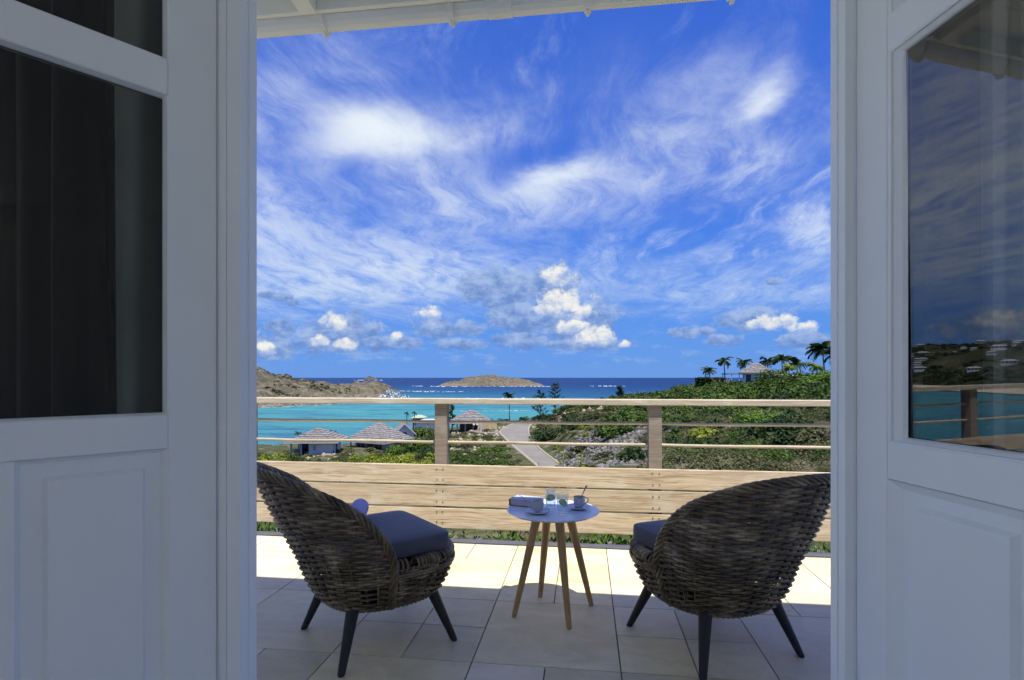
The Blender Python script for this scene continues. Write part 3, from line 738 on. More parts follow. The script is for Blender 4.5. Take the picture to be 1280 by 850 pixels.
def terrace():
    t = thing('terrace_floor', None, None); t['kind'] = 'structure'
    MB().box(-7.2, 4.2, 1.262, 3.972, -.40, -.012).obj('slab', GROUT, t)
    U, V0 = .31, 2.32; cu = -.475; j = .0052
    cache = {}
    def tile(x0, x1, y0, y1):
        w, d = round(x1 - x0 - j, 3), round(y1 - y0 - j, 3)
        if (w, d) not in cache:
            cache[(w, d)] = MB().box(-w / 2, w / 2, -d / 2, d / 2, -.012, 0).mesh('tile', TILE, bevel=.0018)
        put('tile', cache[(w, d)], t, ((x0 + x1) / 2, (y0 + y1) / 2, random.uniform(-.0004, .0004)))
    for iu in range(-9, 5):
        for iv in range(-2, 3):
            x0 = cu + iu * .62; y0 = V0 + iv * .66; y1 = y0 + .66
            lo, hi = max(y0, 1.264), min(y1, 3.972)
            if hi - lo < .05: continue
            large = (iu + iv) % 2 == 0
            if large: tile(x0, x0 + .62, lo, hi)
            else:
                for a in (0, 1):
                    for q0, q1 in ((y0, y0 + .33), (y0 + .33, y1)):
                        l2, h2 = max(q0, lo), min(q1, hi)
                        if h2 - l2 > .03: tile(x0 + a * .31, x0 + (a + 1) * .31, l2, h2)
    MB().box(-7.2, 4.2, 3.975, 4.062, -.40, .008).obj('edge_strip', EDGE, t, bevel=.003)
terrace()

def railing():
    t = thing('railing', 'weathered timber terrace railing with wide planks below and two thin bars above', 'railing')
    X0, X1 = -7.2, 4.2
    posts = [-1.085 + 1.585 * k for k in range(-3, 4)]
    sm = MB().box(-.02, .02, -.02, .02, -.40, .075).mesh('post_foot', EDGE)
    for x in posts: put('post_foot', sm, t, (x, 4.19, 0))
    pm = MB().box(-.0465, .0465, -.045, .045, .075, .9985).mesh('post', POSTW, bevel=.003)
    for x in posts: put('post', pm, t, (x, 4.175, 0))
    def plank(a, b, z0, z1, dy=0):
        L = b - a - .004
        MB().box(-L / 2, L / 2, -.0125, .0125, -(z1 - z0) / 2, (z1 - z0) / 2).obj('plank', PLANK, t, ((a + b) / 2, 4.1145 + dy, (z0 + z1) / 2), (random.uniform(-.003, .003), random.uniform(-.0008, .0008), 0), bevel=.004)
    cuts = {0: [posts[1], posts[5]], 1: [posts[0], posts[5] + .05], 2: [posts[1] - .02, posts[5]]}
    for r, (z0, z1) in enumerate([(.400, .545), (.2335, .388), (.068, .221)]):
        cs = [X0] + [c for c in cuts[r] if X0 < c < X1] + [X1]
        for a, b in zip(cs[:-1], cs[1:]): plank(a, b, z0, z1, random.uniform(-.002, .002))
    sc = MB().lathe([(.0005, .0016), (.0045, .0014), (.0052, 0), (.0052, -.004)], 8).mesh('screw', EDGE)
    for x in posts:
        for z in (.36, .30, .195, .115, .43, .51):
            if abs(z - .36) < .01 or abs(z - .30) < .03: continue
            for dx in (-.022, .024): put('screw', sc, t, (x + dx + random.uniform(-.003, .003), 4.0995, z + random.uniform(-.004, .004)), (R(90), 0, 0))
        for z in (.27, .35):
            for dx in (-.022, .024): put('screw', sc, t, (x + dx + random.uniform(-.003, .003), 4.0995, z + random.uniform(-.004, .004)), (R(90), 0, 0))
    cs = [X0, posts[0], posts[5], X1]
    for a, b in zip(cs[:-1], cs[1:]):
        MB().box(-(b - a) / 2 + .001, (b - a) / 2 - .001, -.062, .062, -.021, .021).obj('top_rail', RAILW, t, ((a + b) / 2, 4.165, 1.021), bevel=.005)
    for z in (.864, .708):
        pts = [(X0 + (X1 - X0) * k / 40, 4.175, z + .0022 * math.sin(k * 1.7) ) for k in range(41)]
        MB().tube(pts, .0115, 10).obj('bar', RAILW, t, smooth=True)
railing()

# ------------------------------------------------------------------ doors
def nest(m, rings):
    """rectangles (x0, x1, z0, z1, y) joined one inside the other, last one filled"""
    vs = []
    for x0, x1, z0, z1, y in rings: vs += [(x0, y, z0), (x1, y, z0), (x1, y, z1), (x0, y, z1)]
    fs = []
    for i in range(len(rings) - 1):
        for k in range(4): fs.append((i * 4 + k, i * 4 + (k + 1) % 4, i * 4 + 4 + (k + 1) % 4, i * 4 + 4 + k))
    return vs, fs, len(rings)
def leaf(label, hx, ang, s, L):
    """door leaf opened inwards; local x runs from the hinge to the free edge, visible face at y = 0, s = side of that face"""
    d = (-math.sin(ang), -math.cos(ang))
    t = thing('door_leaf', label, 'door', (hx[0], hx[1], 0), math.atan2(d[1], d[0]), 'open French door leaves')
    Wd, T, HT_ = L['w'], .042, 2.255
    a, b = L['open']
    ys = sorted((0, -s * T))
    def bx(nm, x0, x1, z0, z1, e=.0): return MB().box(x0, x1, ys[0] + e, ys[1] - e, z0, z1).obj(nm, WHITE, t, bevel=.0015)
    b2 = L['glass_x']
    bx('stile', 0.002, a, .012, HT_); MB().box(b, Wd, ys[0], ys[1], .012, L['panel_top']).box(b2, Wd, ys[0], ys[1], L['panel_top'] + .0002, HT_).obj('stile', WHITE, t)
    gb, gt = L['glass']; pt = L['panel_top']; mt = L['muntin_top']
    bx('rail', a + .0004, b - .0004, .012, .15, .0006); bx('rail', a + .0004, b2 - .0004, pt + .0004, gb, .0006)
    bx('rail', a + .0004, b2 - .0004, gt, mt, .0006); bx('rail', a + .0004, b2 - .0004, 2.16, HT_, .0006)
    # raised and fielded panel
    r0, r1 = L['raised']; rt = L['raised_top']; Y = lambda d_: -s * d_
    e = L['bev']
    for side in (1, -1):
        yy = (lambda dd: -s * dd) if side == 1 else (lambda dd: -s * (T - dd))
        rings = [(a, b, .15, pt, yy(.001)), (a + e, b - e, .15 + e, pt - e * .8, yy(.0145)), (r0, r1, .15 + (r0 - a), rt, yy(.0145)),
                 (r0 + .007, r1 - .007, .157 + (r0 - a), rt - .007, yy(.004)), (r0 + .0071, r1 - .0071, .1571 + (r0 - a), rt - .0071, yy(.004))]
        vs, fs, n = nest(None, rings); m = MB().add(vs, fs + [tuple((n - 1) * 4 + k for k in range(4))])
        m.obj('panel', WHITE, t)
    for z0, z1, gm in ((gb, gt, L['pane']), (mt, 2.16, L['pane'])):
        # glazing bead both sides
        w = L['bead']
        for yy in ((lambda dd: -s * dd), (lambda dd: -s * (T - dd))):
            prof = [(0, .0015), (w * .25, .0022), (w * .32, .0065), (w * .45, .0080), (w * .8, .0125), (w, .0185)]
            rings = [(a + o, b2 - o, z0 + o * L.get('bz', 1), z1 - o * L.get('bz', 1), yy(dd)) for o, dd in prof]
            vs, fs, n = nest(None, rings); MB().add(vs, fs).obj('glazing_bead', WHITE, t)
        ym = -s * T / 2
        zc = (z0 + z1) / 2; MB().box(a + w * .6, b2 - w * .6, -.0015, .0015, z0 + w * .4 - zc, z1 - w * .4 - zc).obj('glass_pane', gm, t, (0, ym, zc), (L.get('tilt', 0), 0, 0))
    # butt hinges on the jamb side
    for z in (.28, 1.13, 2.0):
        if L.get('hinge'): MB().tube([(-.004, s * .004, z - .045), (-.004, s * .004, z + .045)], .0055, 8).obj('hinge', WHITE, t)
    return t
leaf('left door leaf, folded back into the room in front of the dark curtain', (-.8463, 1.2), R(33.6), 1,
     dict(w=.50, glass_x=.408, open=(.102, .356), glass=(1.118, 1.818), panel_top=1.045, muntin_top=1.895, raised=(.142, .313), raised_top=1.008, bev=.011, bead=.006, pane=PANE_L))
leaf('right door leaf, its glass mirroring the bay, beach and hillside villas', (.5368, 1.2), R(-12.5), -1,
     dict(w=.50, glass_x=.42, open=(.082, .376), glass=(1.080, 1.803), panel_top=1.012, muntin_top=1.868, raised=(.139, .319), raised_top=.975, bev=.020, bead=.028, bz=.42, pane=PANE, tilt=R(.6)))

def curtain(label, x0, x1, y, m, folds, amp, cat='curtain', z0=.03, z1=2.45, seed=0):
    n = 200; V = []; rr = random.Random(seed); ph = [rr.uniform(0, 6) for _ in range(4)]
    zs = np.linspace(z0, z1, 14)
    for i in range(n):
        t = i / (n - 1)
        for z in zs:
            k = (z - z0) / (z1 - z0)
            w = amp * (.75 + .35 * (1 - k)) * (math.sin(2 * PI * folds * t + ph[0] + .25 * math.sin(2.2 * k + ph[1])) + .35 * math.sin(2 * PI * folds * 2.3 * t + ph[2]))
            V.append((x0 + (x1 - x0) * t + .012 * math.sin(9 * t + 2 * k), y + w, z))
    o = put('curtain', grid_mesh('curtain', V, n, 14, m)); return tag(o, label, cat)
curtain('charcoal curtain hanging in folds behind the left door glass', -2.3, -1.055, 1.10, CURT_D, 11, .055, seed=3)
curtain('pale linen curtain gathered to one fold behind the left door glass', -1.05, -.90, 1.115, CURT_L, 1.1, .03, seed=8)
curtain('charcoal sheet added as a dark backdrop behind the right door glass', .60, 1.9, 1.13, CURT_D, 9, .03, seed=5)  # dark sheet added to stand in for the dimness behind this pane
curtain('sheer white curtain strip seen faintly through the right door glass', .66, .735, 1.05, CURT_S, 2, .014, seed=2)
tag(put('curtain_pole', MB().tube([(-2.4, 1.09, 2.47), (2.4, 1.09, 2.47)], .014, 10).mesh('curtain_pole', BLACKLEG, True)), 'black curtain pole over the doorway', 'curtain pole')

# ------------------------------------------------------------------ wicker armchair
def prof_a(z):   # half width
    return np.interp(z, [.215, .235, .30, .42, .60, .83, .9], [.235, .265, .298, .332, .372, .402, .41])
def prof_b(z):   # depth to the back
    return np.interp(z, [.215, .235, .30, .42, .60, .83, .9], [.235, .268, .305, .350, .440, .540, .565])
def prof_c(z):   # depth to the front
    return np.interp(z, [.215, .235, .30, .40, .5], [.235, .265, .30, .325, .325])
def shellp(ph, z, off=0):
    """ph = 0 at the back, +-pi/2 at the sides, pi in front"""
    a = prof_a(z) + off; b = (prof_b(z) if math.cos(ph) > 0 else prof_c(z)) + off
    e = 2 / (2.35 if math.cos(ph) > 0 else 2.7)
    sx, cx = math.sin(ph), math.cos(ph)
    return Vector((math.copysign(abs(sx) ** e, sx) * a, -math.copysign(abs(cx) ** e, cx) * b, z))
def rimz(ph): return float(np.interp(math.cos(ph), [.0, .14, .18, .24, .40, .54, .73, .87, 1.0], [.42, .43, .49, .545, .645, .705, .762, .80, .826]))
PHM = R(82)
def arc_table(z, ph0, ph1, n=300):
    ps = [shellp(ph0 + (ph1 - ph0) * i / n, z) for i in range(n + 1)]
    s = [0]
    for p, q in zip(ps[:-1], ps[1:]): s.append(s[-1] + (q - p).length)
    return np.array(s), ph0, ph1, n
def build_chair(label, holes):
    t = thing('wicker_armchair', label, 'armchair', group='wicker armchairs on the terrace')
    rr = random.Random(4)
    NST = 42                                             # upright stakes round the seat
    # stake bearings equally spaced along the seat ring
    s, p0, p1, n = arc_table(.40, -PI, PI)
    stakes = [float(np.interp(s[-1] * k / NST, s, np.linspace(-PI, PI, n + 1))) for k in range(NST)]
    sk = MB()
    for k, ph in enumerate(stakes):
        top = rimz(ph) if abs(ph) < PHM else .40
        zs = np.linspace(.222, top, 12)
        sk.tube([shellp(ph, z) for z in zs], .0052, 5)
    so = sk.obj('stakes', RATTAN, t, smooth=True); so['kind'] = 'stuff'
    wv = MB(); pitch = .0128; z = .228; row = 0
    stk = np.array(stakes + [PI]); idx = np.arange(len(stk))
    while z < .822:
        full = z < .398
        if full: pa, pb = -PI, PI
        else:
            pm = PHM
            lo, hi = 0, PHM
            for _ in range(30):
                mid = (lo + hi) / 2
                if rimz(mid) > z + .008: lo = mid
                else: hi = mid
            pm = lo
            pa, pb = -pm, pm
        if pb - pa > .12:
            nn = int(NST * 5 * (pb - pa) / (2 * PI)) + 2
            pts = []; zo = rr.uniform(-.0008, .0008); w1, w2 = rr.uniform(0, 6), rr.uniform(0, 6)
            for i in range(nn + (0 if full else 1)):
                ph = pa + (pb - pa) * i / nn
                k = float(np.interp(ph, stk, idx))
                o = .0092 * math.cos(PI * (k + row))
                zz = z + zo + .0008 * math.sin(3 * ph + w1) + .0006 * math.sin(7 * ph + w2) + (.0030 * math.cos(PI * (k + row)))
                pts.append(shellp(ph, zz, o))
            cuts = []
            rad = .0057 * rr.uniform(.88, 1.08) * (1 + .32 * min(1, max(0, (z - .45) / .2)))
            segs = [pts]
            if holes:
                hk = [h for h in holes if h[1] <= row <= h[2] and (row - h[1]) % 2 == (0 if h[0] > 0 else 1)]
                if hk:
                    segs = []; cur = []
                    for i, p in enumerate(pts):
                        ph = pa + (pb - pa) * i / nn
                        if any(abs(ph - h[0]) < .050 for h in hk):
                            if len(cur) > 2: segs.append(cur)
                            cur = []
                        else: cur.append(p)
                    if full and segs: segs[0] = cur + segs[0]
                    elif len(cur) > 2: segs.append(cur)
                    for sg in segs: wv.tube(sg, rad, 6)
                else: wv.tube(pts, rad, 6, closed=full)
            else: wv.tube(pts, rad, 6, closed=full)
        z += pitch; row += 1
    wo = wv.obj('woven_shell', RATTAN, t, smooth=True); wo['kind'] = 'stuff'
    # braided rim running up one arm, over the back and down the other; foot braid; seat-edge roll
    def braid(path, r, R0, turns, strands=4):
        m = MB(); path = [Vector(p) for p in path]; N = len(path)
        L = [0]
        for p, q in zip(path[:-1], path[1:]): L.append(L[-1] + (q - p).length)
        M_ = int(L[-1] / .010)
        xs = np.interp(np.linspace(0, L[-1], M_), L, [p.x for p in path]); ysx = np.interp(np.linspace(0, L[-1], M_), L, [p.y for p in path]); zs = np.interp(np.linspace(0, L[-1], M_), L, [p.z for p in path])
        P = [Vector(q) for q in zip(xs, ysx, zs)]
        for k in range(strands):
            pts = []
            for i, p in enumerate(P):
                tt = (P[min(i + 1, M_ - 1)] - P[max(i - 1, 0)]).normalized()
                c = Vector((p.x, p.y, 0)).normalized(); c = (c - tt * c.dot(tt)).normalized(); d = tt.cross(c)
                a = 2 * PI * (k / strands + turns * i / M_)
                pts.append(p + c * math.cos(a) * R0 * .9 + d * math.sin(a) * R0 * 1.15)
            m.tube(pts, r, 6)
        return m
    path = [shellp(-PHM, z, .006) for z in np.linspace(.222, .40, 8)] + [shellp(ph, rimz(ph), .004) for ph in np.linspace(-PHM, PHM, 90)] + [shellp(PHM, z, .006) for z in np.linspace(.40, .222, 8)]
    b = braid(path, .0072, .0115, 13, 5); bo = b.obj('braided_rim', RATTAN, t, smooth=True)
    path = [shellp(ph, .222, .0) for ph in np.linspace(-PI, PI, 120)]
    braid(path, .0062, .0078, 26, 3).obj('foot_braid', RATTAN, t, smooth=True)
    # seat-edge roll: cane wrapped tightly round the front rail
    m = MB(); 
    phs = [PHM - R(4) + (2 * PI - 2 * PHM + R(8)) * i / 86 for i in range(87)]
    for ph in phs:
        if rr.random() < .03: continue
        c = shellp(ph, .402, -.026); nrm = Vector((c.x, c.y, 0)).normalized(); tg = Vector((-nrm.y, nrm.x, 0))
        ring = []
        for q in range(10):
            a = 2 * PI * q / 10 + .3
            ring.append(c + nrm * math.cos(a) * .030 + Vector((0, 0, 1)) * math.sin(a) * .0255 + tg * (.004 * math.sin(a)))
        m.tube(ring, .0064, 5, closed=True)
    mo = m.obj('seat_roll', RATTAN, t, smooth=True); mo['kind'] = 'stuff'
    # thin double cane under the roll
    m = MB()
    for dz in (0, .011): m.tube([shellp(ph, .374 - dz, .012) for ph in np.linspace(PHM, 2 * PI - PHM, 60)], .0058, 6)
    m.obj('edge_cane', RATTAN, t, smooth=True)
    # deck and underside
    m = MB(); m.loft([[shellp(ph, z, -.03) for ph in np.linspace(-PI, PI, 41)[:-1]] for z in (.375, .395)]); m.obj('seat_deck', DARKRAT, t)
    m = MB(); m.loft([[shellp(ph, z, -.035) for ph in np.linspace(-PI, PI, 41)[:-1]] for z in (.226, .236)]); m.obj('seat_frame', DARKRAT, t)
    # legs
    for sx in (-1, 1):
        for sy in (-1, 1):
            top = Vector((sx * .178, sy * .178, .245)); bot = Vector((sx * .262, sy * .262, 0))
            ax = (bot - top).normalized(); m = MB(); rings = []
            for f in (0, .5, .97, 1):
                p = top.lerp(bot, f); r = .030 - .0145 * f - (.003 if f == 1 else 0)
                if f == 1: p = bot.copy()
                rings.append([Vector((p.x + r * math.cos(2 * PI * k / 14), p.y + r * math.sin(2 * PI * k / 14), p.z)) for k in range(14)])
            m.loft(rings[::-1]); m.obj('leg', BLACKLEG, t, smooth=False, weld=True)
    # cushion: soft box that follows the seat
    m = MB(); N = 96; rings = []
    def cs(ph, k, z):
        e = 2 / 11; sx, cx = math.sin(ph), math.cos(ph)
        return Vector((math.copysign(abs(sx) ** e, sx) * .272 * k, -math.copysign(abs(cx) ** e, cx) * .262 * k + (-.012), z))
    for k, z in [(0.0, .424), (.6, .424), (.955, .4245), (.99, .428), (1.0, .436), (1.004, .465), (1.0, .490), (.992, .4975), (.97, .5005), (.7, .506), (.35, .508), (0.0, .508)]:
        rings.append([cs(2 * PI * q / N, max(k, .001), z) for q in range(N)])
    m.loft(rings, False); m.obj('cushion', CUSH, t, smooth=True, weld=True)
    return t
cl = build_chair('wicker armchair left of the table, with a lavender bolster on its cushion', [(R(121), 4, 7), (R(113), 4, 8), (R(129), 5, 7), (R(62), 3, 7), (R(70), 3, 7), (R(-64), 3, 6), (R(-56), 4, 7), (R(-100), 4, 7)])
cr = copy_tree(cl); tag(cr, 'wicker armchair right of the table, its back turned to us, seat bare of any bolster', 'armchair', 'wicker armchairs on the terrace')
cl.location = (-.963, 2.513, 0); cl.rotation_euler.z = R(-46.6)
cr.location = (.566, 2.654, 0); cr.rotation_euler.z = R(28.7)
def bolster():
    t = thing('bolster', 'small rolled lavender bolster lying on the left wicker armchair', 'bolster', (0, 0, 0))
    prof = [(a_ * .82, b_ * .9) for a_, b_ in [(0.0005, -.13), (.030, -.130), (.044, -.127), (.050, -.118), (.052, -.10), (.053, 0), (.052, .10), (.050, .118), (.044, .127), (.030, .130), (.0005, .130)]]
    MB().lathe(prof, 28).obj('roll', LAV, t, smooth=True)
    for z in (-.1175, .1175):
        MB().tube([(.027 * math.cos(a), .033 * math.sin(a), z) for a in np.linspace(0, 2 * PI, 24)[:-1]], .0035, 6, closed=True).obj('piping', LAV, t, smooth=True)
        sp = MB().tube([((.004 + .0035 * a) * math.cos(a), (.004 + .0035 * a) * math.sin(a), z) for a in np.linspace(0, 7, 30)], .002, 5).obj('fold', LAV, t, smooth=True)
    M = cl.matrix_basis
    p = Matrix.Translation(cl.location) @ Matrix.Rotation(R(-46.6), 4, 'Z') @ Vector((-.11, -.055, .559))
    t.location = p; t.rotation_euler = (R(90), 0, R(-46.6 + 62))
bolster()

# ------------------------------------------------------------------ side table and what stands on it
TC = Vector((-.165, 2.885, 0)); TH = .522
def table():
    t = thing('side_table', 'small round white side table on four splayed oak legs between the armchairs', 'table', TC)
    MB().lathe([(.0005, TH - .016), (.205, TH - .016), (.232, TH - .010), (.2375, TH - .003), (.2365, TH), (.0005, TH)], 72).obj('tabletop', TABLEW, t, weld=True)
    for x, y in [(-.355, 2.787), (-.245, 3.062), (-.077, 2.690), (.032, 2.978)]:
        b = Vector((x, y, 0)) - TC; tp = b * .40; tp.z = TH - .018; d = tp - b
        m = MB(); rings = []
        for f, r in ((0, .0085), (.01, .0125), (.04, .0135), (.85, .0225), (1, .023)):
            p = b + d * f; rings.append([p + Vector((r * math.cos(2 * PI * k / 16), r * math.sin(2 * PI * k / 16), 0)) for k in range(16)])
        m.loft(rings); m.obj('leg', OAK, t, smooth=True)
    MB().lathe([(.0005, TH - .030), (.10, TH - .030), (.10, TH - .0165), (.0005, TH - .0165)], 24).obj('apron_plate', TABLEW, t)
table()
def onpx(px, py, z=TH):
    D = (EYE - z) * FPX / (py - YH); p = at(px, D); return Vector((p.x, p.y, z))
def cup(label, loc, rz, spoon=False):
    t = thing('coffee_cup', label, 'cup', loc + Vector((0, 0, .0115)), rz, 'coffee cups on the side table')
    MB().lathe([(.0005, 0), (.019, 0), (.020, .003), (.026, .010), (.0295, .024), (.0305, .050), (.0308, .0525), (.0290, .0525), (.0280, .048), (.0270, .022), (.020, .006), (.0005, .005)], 36).obj('bowl', CHINA, t, smooth=True, weld=True)
    MB().lathe([(.0005, .040), (.0279, .040)], 28).obj('coffee', COFFEE, t)
    MB().tube([(.0285, 0, .044), (.036, 0, .047), (.0445, 0, .043), (.047, 0, .033), (.043, 0, .023), (.035, 0, .017), (.0285, 0, .016)], .0032, 8, up=(0, 1, 0)).obj('handle', CHINA, t, smooth=True)
    return t
def saucer(label, loc):
    t = tag(put('saucer', MB().lathe([(.0005, .002), (.022, .002), (.024, 0), (.028, .001), (.045, .006), (.062, .0125), (.0645, .0145), (.0635, .0155), (.046, .0095), (.030, .0055), (.024, .0065), (.0005, .0062)], 48).mesh('saucer', SAUC, True), None, loc), label, 'saucer', 'saucers on the side table')
    t.location.z += .0006
    return t
pL = onpx(672, 641.5); pR = onpx(723, 636)
saucer('saucer under the coffee cup beside the book, nearer the table edge', pL); saucer('saucer under the cup that holds a spoon', pR)
cup('grey coffee cup beside the book, without a spoon', pL, R(195)); cup('grey coffee cup with a spoon standing in it, right side of the table', pR + Vector((.004, 0, 0)), R(8))
def spoon():
    t = thing('spoon', 'teaspoon leaning upright in the right coffee cup', 'spoon', pR + Vector((.0, .0, .02)))
    a = Vector((-.006, 0, .0)); b = Vector((.043, .01, .100)); d = b - a
    m = MB(); rings = []
    for f, w, h in ((0, .0022, .0012), (.5, .0022, .0012), (.7, .0032, .0012), (.9, .0052, .001), (.98, .0045, .001), (1, .002, .0008)):
        p = a + d * f; rings.append([p + Vector((w * math.cos(q), h * math.sin(q), 0)) for q in np.linspace(0, 2 * PI, 9)[:-1]])
    m.loft(rings); m.obj('handle', STEEL, t, smooth=True)
    m = MB(); rings = []
    for f, w in ((0, .002), (.25, .0075), (.6, .009), (.9, .005), (1, .001)):
        p = a - d.normalized() * .024 * f; rings.append([p + Vector((w * math.cos(q), .002 * math.sin(q), 0)) for q in np.linspace(0, 2 * PI, 9)[:-1]])
    m.loft(rings); m.obj('spoon_bowl', STEEL, t, smooth=True)
spoon()
def tumbler(label, loc, limea):
    t = thing('water_glass', label, 'glass', loc + Vector((0, 0, .0006)), 0, 'water glasses on the side table')
    h = .104
    MB().lathe([(.0005, 0), (.0225, 0), (.0245, .003), (.0315, h - .001), (.0311, h), (.0302, h), (.0295, h - .001), (.0228, .012), (.019, .009), (.0005, .0085)], 40).obj('tumbler', TUMB, t, smooth=True)
    MB().lathe([(.0005, .0095), (.0215, .0125), (.0278, .074), (.0270, .0755), (.0005, .0755)], 36).obj('water', WATERG, t, smooth=True)
    M = Matrix.Translation((0, -.004, .052)) @ Matrix.Rotation(limea, 4, 'Y') @ Matrix.Rotation(R(78), 4, 'X')
    ls = MB(); n = 26
    rings = [[M @ Vector((r * math.cos(2 * PI * k / n), (.42 if math.sin(2 * PI * k / n) < 0 else 1) * r * math.sin(2 * PI * k / n), z)) for k in range(n)] for r, z in ((.0004, .003), (.0215, .003), (.0215, -.003), (.0004, -.003))]
    ls.loft(rings, False); ls.obj('lime_slice', LIME, t)
    rings = [[M @ Vector((r * math.cos(2 * PI * k / n), (.42 if math.sin(2 * PI * k / n) < 0 else 1) * r * math.sin(2 * PI * k / n), z)) for k in range(n)] for r, z in ((.0216, .0034), (.0232, .0030), (.0232, -.0030), (.0216, -.0034))]
    MB().loft(rings, False).obj('lime_rind', LIMER, t)
tumbler('water glass with a lime slice, the one standing farther back against the planks', onpx(688.5, 636.2), R(-10))
tumbler('water glass with a lime slice, the nearer one at the middle of the table', onpx(703, 642.8), R(38))
def book():
    c = onpx(664, 634); rz = R(-16)
    c.y += .055; c.x -= .028
    t = thing('book', 'thick grey book lying at the back left of the side table', 'book', c, rz)
    w, d, h = .155, .112, .036
    MB().box(-w / 2 + .003, w / 2 - .002, -d / 2 + .002, d / 2 - .002, .0036, h - .0032).obj('pages', PAPER, t, bevel=.001)
    MB().box(-w / 2, w / 2, -d / 2, d / 2, .0004, .0034).obj('cover', BOOKD, t)
    MB().box(-w / 2, w / 2, -d / 2, d / 2, h - .003, h).obj('cover', COVER, t)
    MB().box(-w / 2 - .0026, -w / 2 - .0002, -d / 2, d / 2, .0004, h).obj('spine', BOOKD, t)
    MB().tube([(-w / 2 + .012, d / 2 - .01, h + .0012), (-.02, 0, h + .0014), (.012, -d / 2 - .003, h + .0005), (.014, -d / 2 - .004, h - .012)], .0010, 5).obj('ribbon', BOOKD, t)
    # a folded leaflet resting on the book, tilted up at the back
book()

# ------------------------------------------------------------------ foliage
def leaf_cloud(n, seed, size=.11, lobes=9, flat=.75, up=.35, narrow=.55):
    """leaf quads on the lobes of a bush of radius about 1 standing on z = 0"""
    r = np.random.default_rng(seed)
    lc = r.normal(size=(lobes, 3)); lc /= np.linalg.norm(lc, axis=1)[:, None]; lc[:, 2] = np.abs(lc[:, 2]) * .8
    lc = lc * r.uniform(.25, .68, (lobes, 1)); lr = r.uniform(.25, .52, lobes)
    k = r.choice(lobes, n, p=lr ** 2 / (lr ** 2).sum())
    d = r.normal(size=(n, 3)); d[:, 2] += .35; d /= np.linalg.norm(d, axis=1)[:, None]
    p = lc[k] + d * (lr[k] * r.uniform(.72, 1.12, n))[:, None]
    p[:, 2] = np.maximum(p[:, 2], -.08) * flat + .12
    nrm = d + r.normal(size=(n, 3)) * .65; nrm[:, 2] += up; nrm /= np.linalg.norm(nrm, axis=1)[:, None]
    a = np.cross(nrm, r.normal(size=(n, 3))); a /= np.linalg.norm(a, axis=1)[:, None]; b = np.cross(nrm, a)
    s = size * r.uniform(.6, 1.5, n)[:, None]
    return np.stack([p - a * s, p + b * s * narrow, p + a * s, p - b * s * narrow], 1)      # n,4,3
def twigs(m, n, seed, h=.8, r0=.5, th=.02):
    r = random.Random(seed)
    for k in range(n):
        a = r.uniform(0, 2 * PI); q = r.uniform(.2, 1) * r0
        m.tube([(0, 0, 0), (q * .45 * math.cos(a), q * .45 * math.sin(a), h * .5), (q * math.cos(a + .2), q * math.sin(a + .2), h * r.uniform(.8, 1.05))], [th, th * .6, th * .3], 5)
    return m
PROTO = {}
def protos(key, n, size, **k):
    if key not in PROTO: PROTO[key] = [leaf_cloud(n, 100 + 7 * i + len(key), size, **k) for i in range(4)]
    return PROTO[key]
def mass(name, m, items, n=230, size=.13, **k):
    P = protos((n, size), n, size, **k) if not isinstance(m, str) else None
    out = []
    for x, y, z, r, h in items:
        q = P[random.randrange(4)]; a = random.uniform(0, 2 * PI); c, s = math.cos(a), math.sin(a)
        v = q.reshape(-1, 3); o = np.empty_like(v)
        o[:, 0] = x + (v[:, 0] * c - v[:, 1] * s) * r; o[:, 1] = y + (v[:, 0] * s + v[:, 1] * c) * r; o[:, 2] = z + v[:, 2] * h - .1 * h
        out.append(o)
    o = put(name, quads_mesh(name, np.concatenate(out), m)); o['kind'] = 'stuff'; return o
def scatter(px0, px1, D0, D1, n, r0, r1, hk=(.8, 1.2), keep=None):
    L = []
    for _ in range(n):
        px = random.uniform(px0, px1); D = math.sqrt(random.uniform(D0 * D0, D1 * D1)); p = at(px, D)
        if float(road_d(np.array([p.x]), np.array([p.y]))[0]) < 1.6: continue
        if keep and random.random() > keep(px, D, p): continue
        z = hz(p.x, p.y)
        if z < SEA + .3: continue
        r = random.uniform(r0, r1); L.append((p.x, p.y, z, r, r * random.uniform(*hk)))
    return L
patchy = lambda sc, th, seed: (lambda px, D, p: 1.0 if float(vnoise(np.array([p.x / sc]), np.array([p.y / sc]), seed)[0]) > th else .12)
mass('scrub', L_YELL, scatter(250, 365, 76, 94, 40, .9, 1.7, (.8, 1.3)) + scatter(365, 480, 70, 86, 80, .8, 1.4, (.6, .9)) + scatter(440, 545, 72, 92, 80, .9, 1.5, (.8, 1.2)) + scatter(690, 770, 60, 92, 12, .6, 1.1) + scatter(560, 600, 92, 108, 8, .5, .9), 260, .12)
mass('scrub', L_GREEN, scatter(760, 1250, 62, 150, 620, 1.3, 2.5, (.8, 1.15)) + scatter(270, 370, 78, 94, 26, .9, 1.7, (.8, 1.2)) + scatter(370, 480, 70, 88, 40, .7, 1.3, (.6, .9)) + scatter(470, 640, 58, 92, 190, .8, 1.5, (.6, .9)) + scatter(690, 900, 128, 158, 70, 1.2, 2.2) , 300, .115)
mass('scrub', L_DARK, scatter(600, 860, 124, 156, 80, 1.3, 2.4) + scatter(880, 1250, 80, 150, 60, 1.4, 2.3) + scatter(500, 560, 82, 118, 26, 1.2, 2.2) + scatter(668, 740, 88, 112, 22, 1.0, 1.9) + scatter(780, 1150, 34, 72, 70, .8, 1.6) + scatter(880, 1200, 60, 84, 60, 1.2, 2.0), 300, .115)
